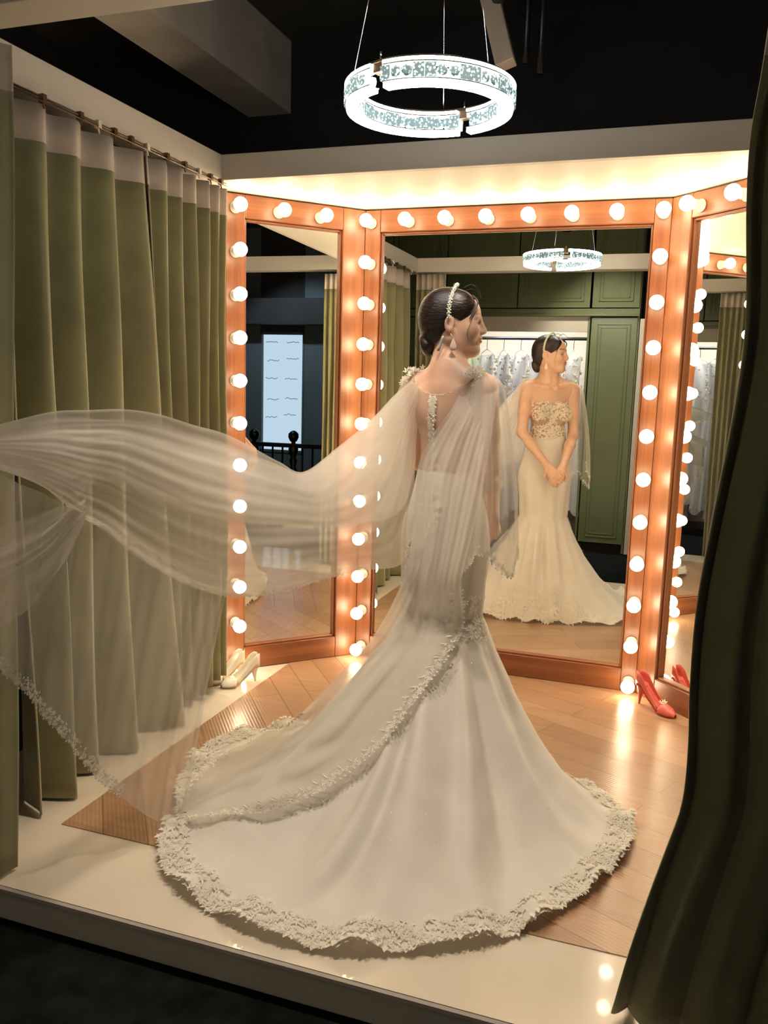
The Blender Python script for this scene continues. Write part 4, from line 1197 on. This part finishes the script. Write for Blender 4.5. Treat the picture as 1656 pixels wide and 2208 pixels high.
# lace borders along the edges of the cape
def lace_edge(name, pts, inward, mat, parent, size=.016, seed=1, width=.035, spikes=True, up=None, dens=2):
    rr = random.Random(seed); g = Geo(); pts = np.array(pts); n_ = len(pts)
    seg = np.linalg.norm(np.diff(pts, axis=0), axis=1).cumsum(); L = seg[-1]
    k = int(L/.009)
    for q in range(k):
        s = q/k*L; i = min(int(np.searchsorted(seg, s)), n_-2); p = pts[i]; d = pts[i+1]-pts[i]; d /= np.linalg.norm(d)+1e-9
        w_ = inward[i]-p; w_ = w_/(np.linalg.norm(w_)+1e-9); nn = np.cross(d, w_)
        if up is not None and nn@np.array(up) < 0: nn = -nn
        for _ in range(dens):
            c = p + w_*width*rr.random()**1.3 + nn*.003
            if rr.random() < .5: petal_flower(g, c, nn, size*rr.uniform(.5, .9), rr.uniform(0, 6), 5, .15)
            else: leaf(g, c, nn, d*rr.uniform(-1, 1)+w_*rr.uniform(-.6, 1), size*rr.uniform(.9, 1.5), size*.25)
        if spikes and q % 5 == 0:
            leaf(g, p + w_*width*.7 + nn*.003, nn, w_*1.0 + d*rr.uniform(-.3, .3), size*2.6, size*.32)
        if q % 2 == 0: leaf(g, p + nn*.002, nn, -w_ + d*rr.uniform(-.4, .4), size*.8, size*.35)
    return g.make(name, mat, parent)
lace_edge('lace_border', PA[60:, -1], PA[60:, -6], M['lace'], drape, .013, 2, .028, True, (0, 0, 1))
lace_edge('lace_border', PA[95:, 0], PA[95:, 5], M['lace'], drape, .012, 3, .022, False, (0, 0, 1))
lace_edge('lace_border', PW[60:, -1], PW[60:, -6], M['lace'], w1, .008, 5, .026, False, dens=3)
lace_edge('lace_border', PW2[60:, -1], PW2[60:, -4], M['lace'], w2, .010, 6, .014, False)
lace_edge('lace_border', PW4[:80, -1], PW4[:80, -6], M['lace'], w4, .0085, 7, .042, False, dens=5)
lace_edge('lace_border', PS[-1], PS[-6], M['lace'], sl, .012, 8, .020, False)
lace_edge('lace_border', PS2[-1], PS2[-6], M['lace'], sl2, .012, 9, .020, False)
# flower clusters on both shoulders
for s, c0 in ((-1, bl(-.132, -.035, 1.468)), (1, bl(.128, -.045, 1.468))):
    g = Geo(); rr = random.Random(40+s)
    for k in range(26):
        o_ = np.array([rr.gauss(0, .014), rr.gauss(0, .012), rr.gauss(0, .008)])
        petal_flower(g, c0+o_, (rr.gauss(0, .5), -1+rr.gauss(0, .3), .8), .014*rr.uniform(.7, 1.1), rr.uniform(0, 6), 5, .4)
    for k in range(18):
        t_ = k/18; p = c0 + np.array([.012*s*t_+rr.gauss(0, .006), -.02, -.12*t_]) if s > 0 else c0 + np.array([-.05*t_, -.01, -.035*t_+rr.gauss(0, .004)])
        petal_flower(g, p, (0, -1, .3), .010*rr.uniform(.7, 1.1), rr.uniform(0, 6), 5, .3)
    g.make('shoulder_flowers', M['lace'], bride)

# ------------------------------------------------------------------ shoes
def pump(name, label, loc, rz, mat, inner, heel_h=.088, L=.225, kind='court', group=None):
    root = thing('high_heeled_shoe', label, 'shoe', group, loc); root.rotation_euler = (0, 0, rz)
    # x forward (toe), sole height profile
    n_ = 26
    def sole(x):   # x 0 heel .. 1 toe
        return heel_h*(1-np.clip((x-.18)/.52, 0, 1)**1.0*(1))**1.35 + .010 if x > .18 else heel_h+.010
    def width(x): return np.interp(x, [0, .08, .25, .5, .72, .9, 1], [.012, .026, .029, .027, .038, .027, .006])
    def height(x): return np.interp(x, [0, .06, .2, .45, .62, .70, .85, 1], [.055, .060, .047, .030, .028, .040, .030, .008])
    P = []
    for i in range(n_+1):
        x = i/n_; w_ = width(x); zb = sole(x); h_ = height(x); row = []
        op = x < .66
        for k in range(13):
            t_ = -1 + 2*k/12
            if op:
                yy = w_*(np.sign(t_)*min(1, abs(t_)*1.6)**.8)
                zz = zb + (0 if abs(t_) < .55 else h_*((abs(t_)-.55)/.45)**.9)
                yy = w_*min(1, abs(t_)/.55)*np.sign(t_)*(1-.12*max(0, (abs(t_)-.55)/.45))
            else:
                a = pi*(1-(t_+1)/2); yy = w_*cos(a); zz = zb + h_*sin(a)
            row.append(((x-.08)*L, yy, zz))
        P.append(row)
    g = Geo(); g.grid(P); up = g.make('upper', mat, root, True)
    sm = up.modifiers.new('t', 'SOLIDIFY'); sm.thickness = .0022
    g = Geo(); Q = []
    for i in range(n_+1):
        x = i/n_; w_ = width(x)*.96; zb = sole(x); Q.append([((x-.08)*L, -w_, zb+.001), ((x-.08)*L, w_, zb+.001), ((x-.08)*L, w_, zb-.007), ((x-.08)*L, -w_, zb-.007)])
    g.grid(Q, True); g.make('sole', inner, root)
    g = Geo(); H = []
    for i in range(9):
        t_ = i/8; z = (heel_h+.006)*(1-t_); r_ = .021*(1-t_)**1.6+.0048; cx = .012 - .010*t_
        H.append([(cx+r_*cos(2*pi*k/12)*.95, r_*sin(2*pi*k/12), z) for k in range(12)])
    g.grid(H, True); g.f.append(tuple(8*12+k for k in range(12))); g.make('heel', mat, root, True)
    g = Geo()
    if kind == 'court':
        for s in (-1, 1):
            petal_flower(g, (.135, .010*s, .052), (.4, 0, 1), .016, .3*s, 5, .3)
    else:
        g.tube([(.13, -.03, .03), (.14, 0, .047), (.13, .03, .03)], .005, 6)
    g.make('toe_trim', M['ivory'] if kind == 'court' else mat, root)
    return root
G2 = 'coral red high heels by the right mirror'
pump('s', 'red high heel with a pale toe bow, toe pointing right, below the pillar bulb', (-.038, 3.86, .003), radians(-40), M['red'], M['redin'], group=G2)
pump('s', 'red high heel mostly hidden behind the dark foreground curtain', (.205, 3.60, .003), radians(-75), M['red'], M['redin'], group=G2)
G3 = 'ivory high heels at the foot of the left curtain'
pump('s', 'ivory high heel nearer the room, its tan open heel turned to the camera', (-1.785, 3.435, .001), radians(238), M['ivory'], M['tan'], .070, .20, kind='s', group=G3)
pump('s', 'ivory high heel behind its pair, against the green curtain hem', (-1.872, 3.448, .001), radians(240), M['ivory'], M['tan'], .070, .20, kind='s', group=G3)
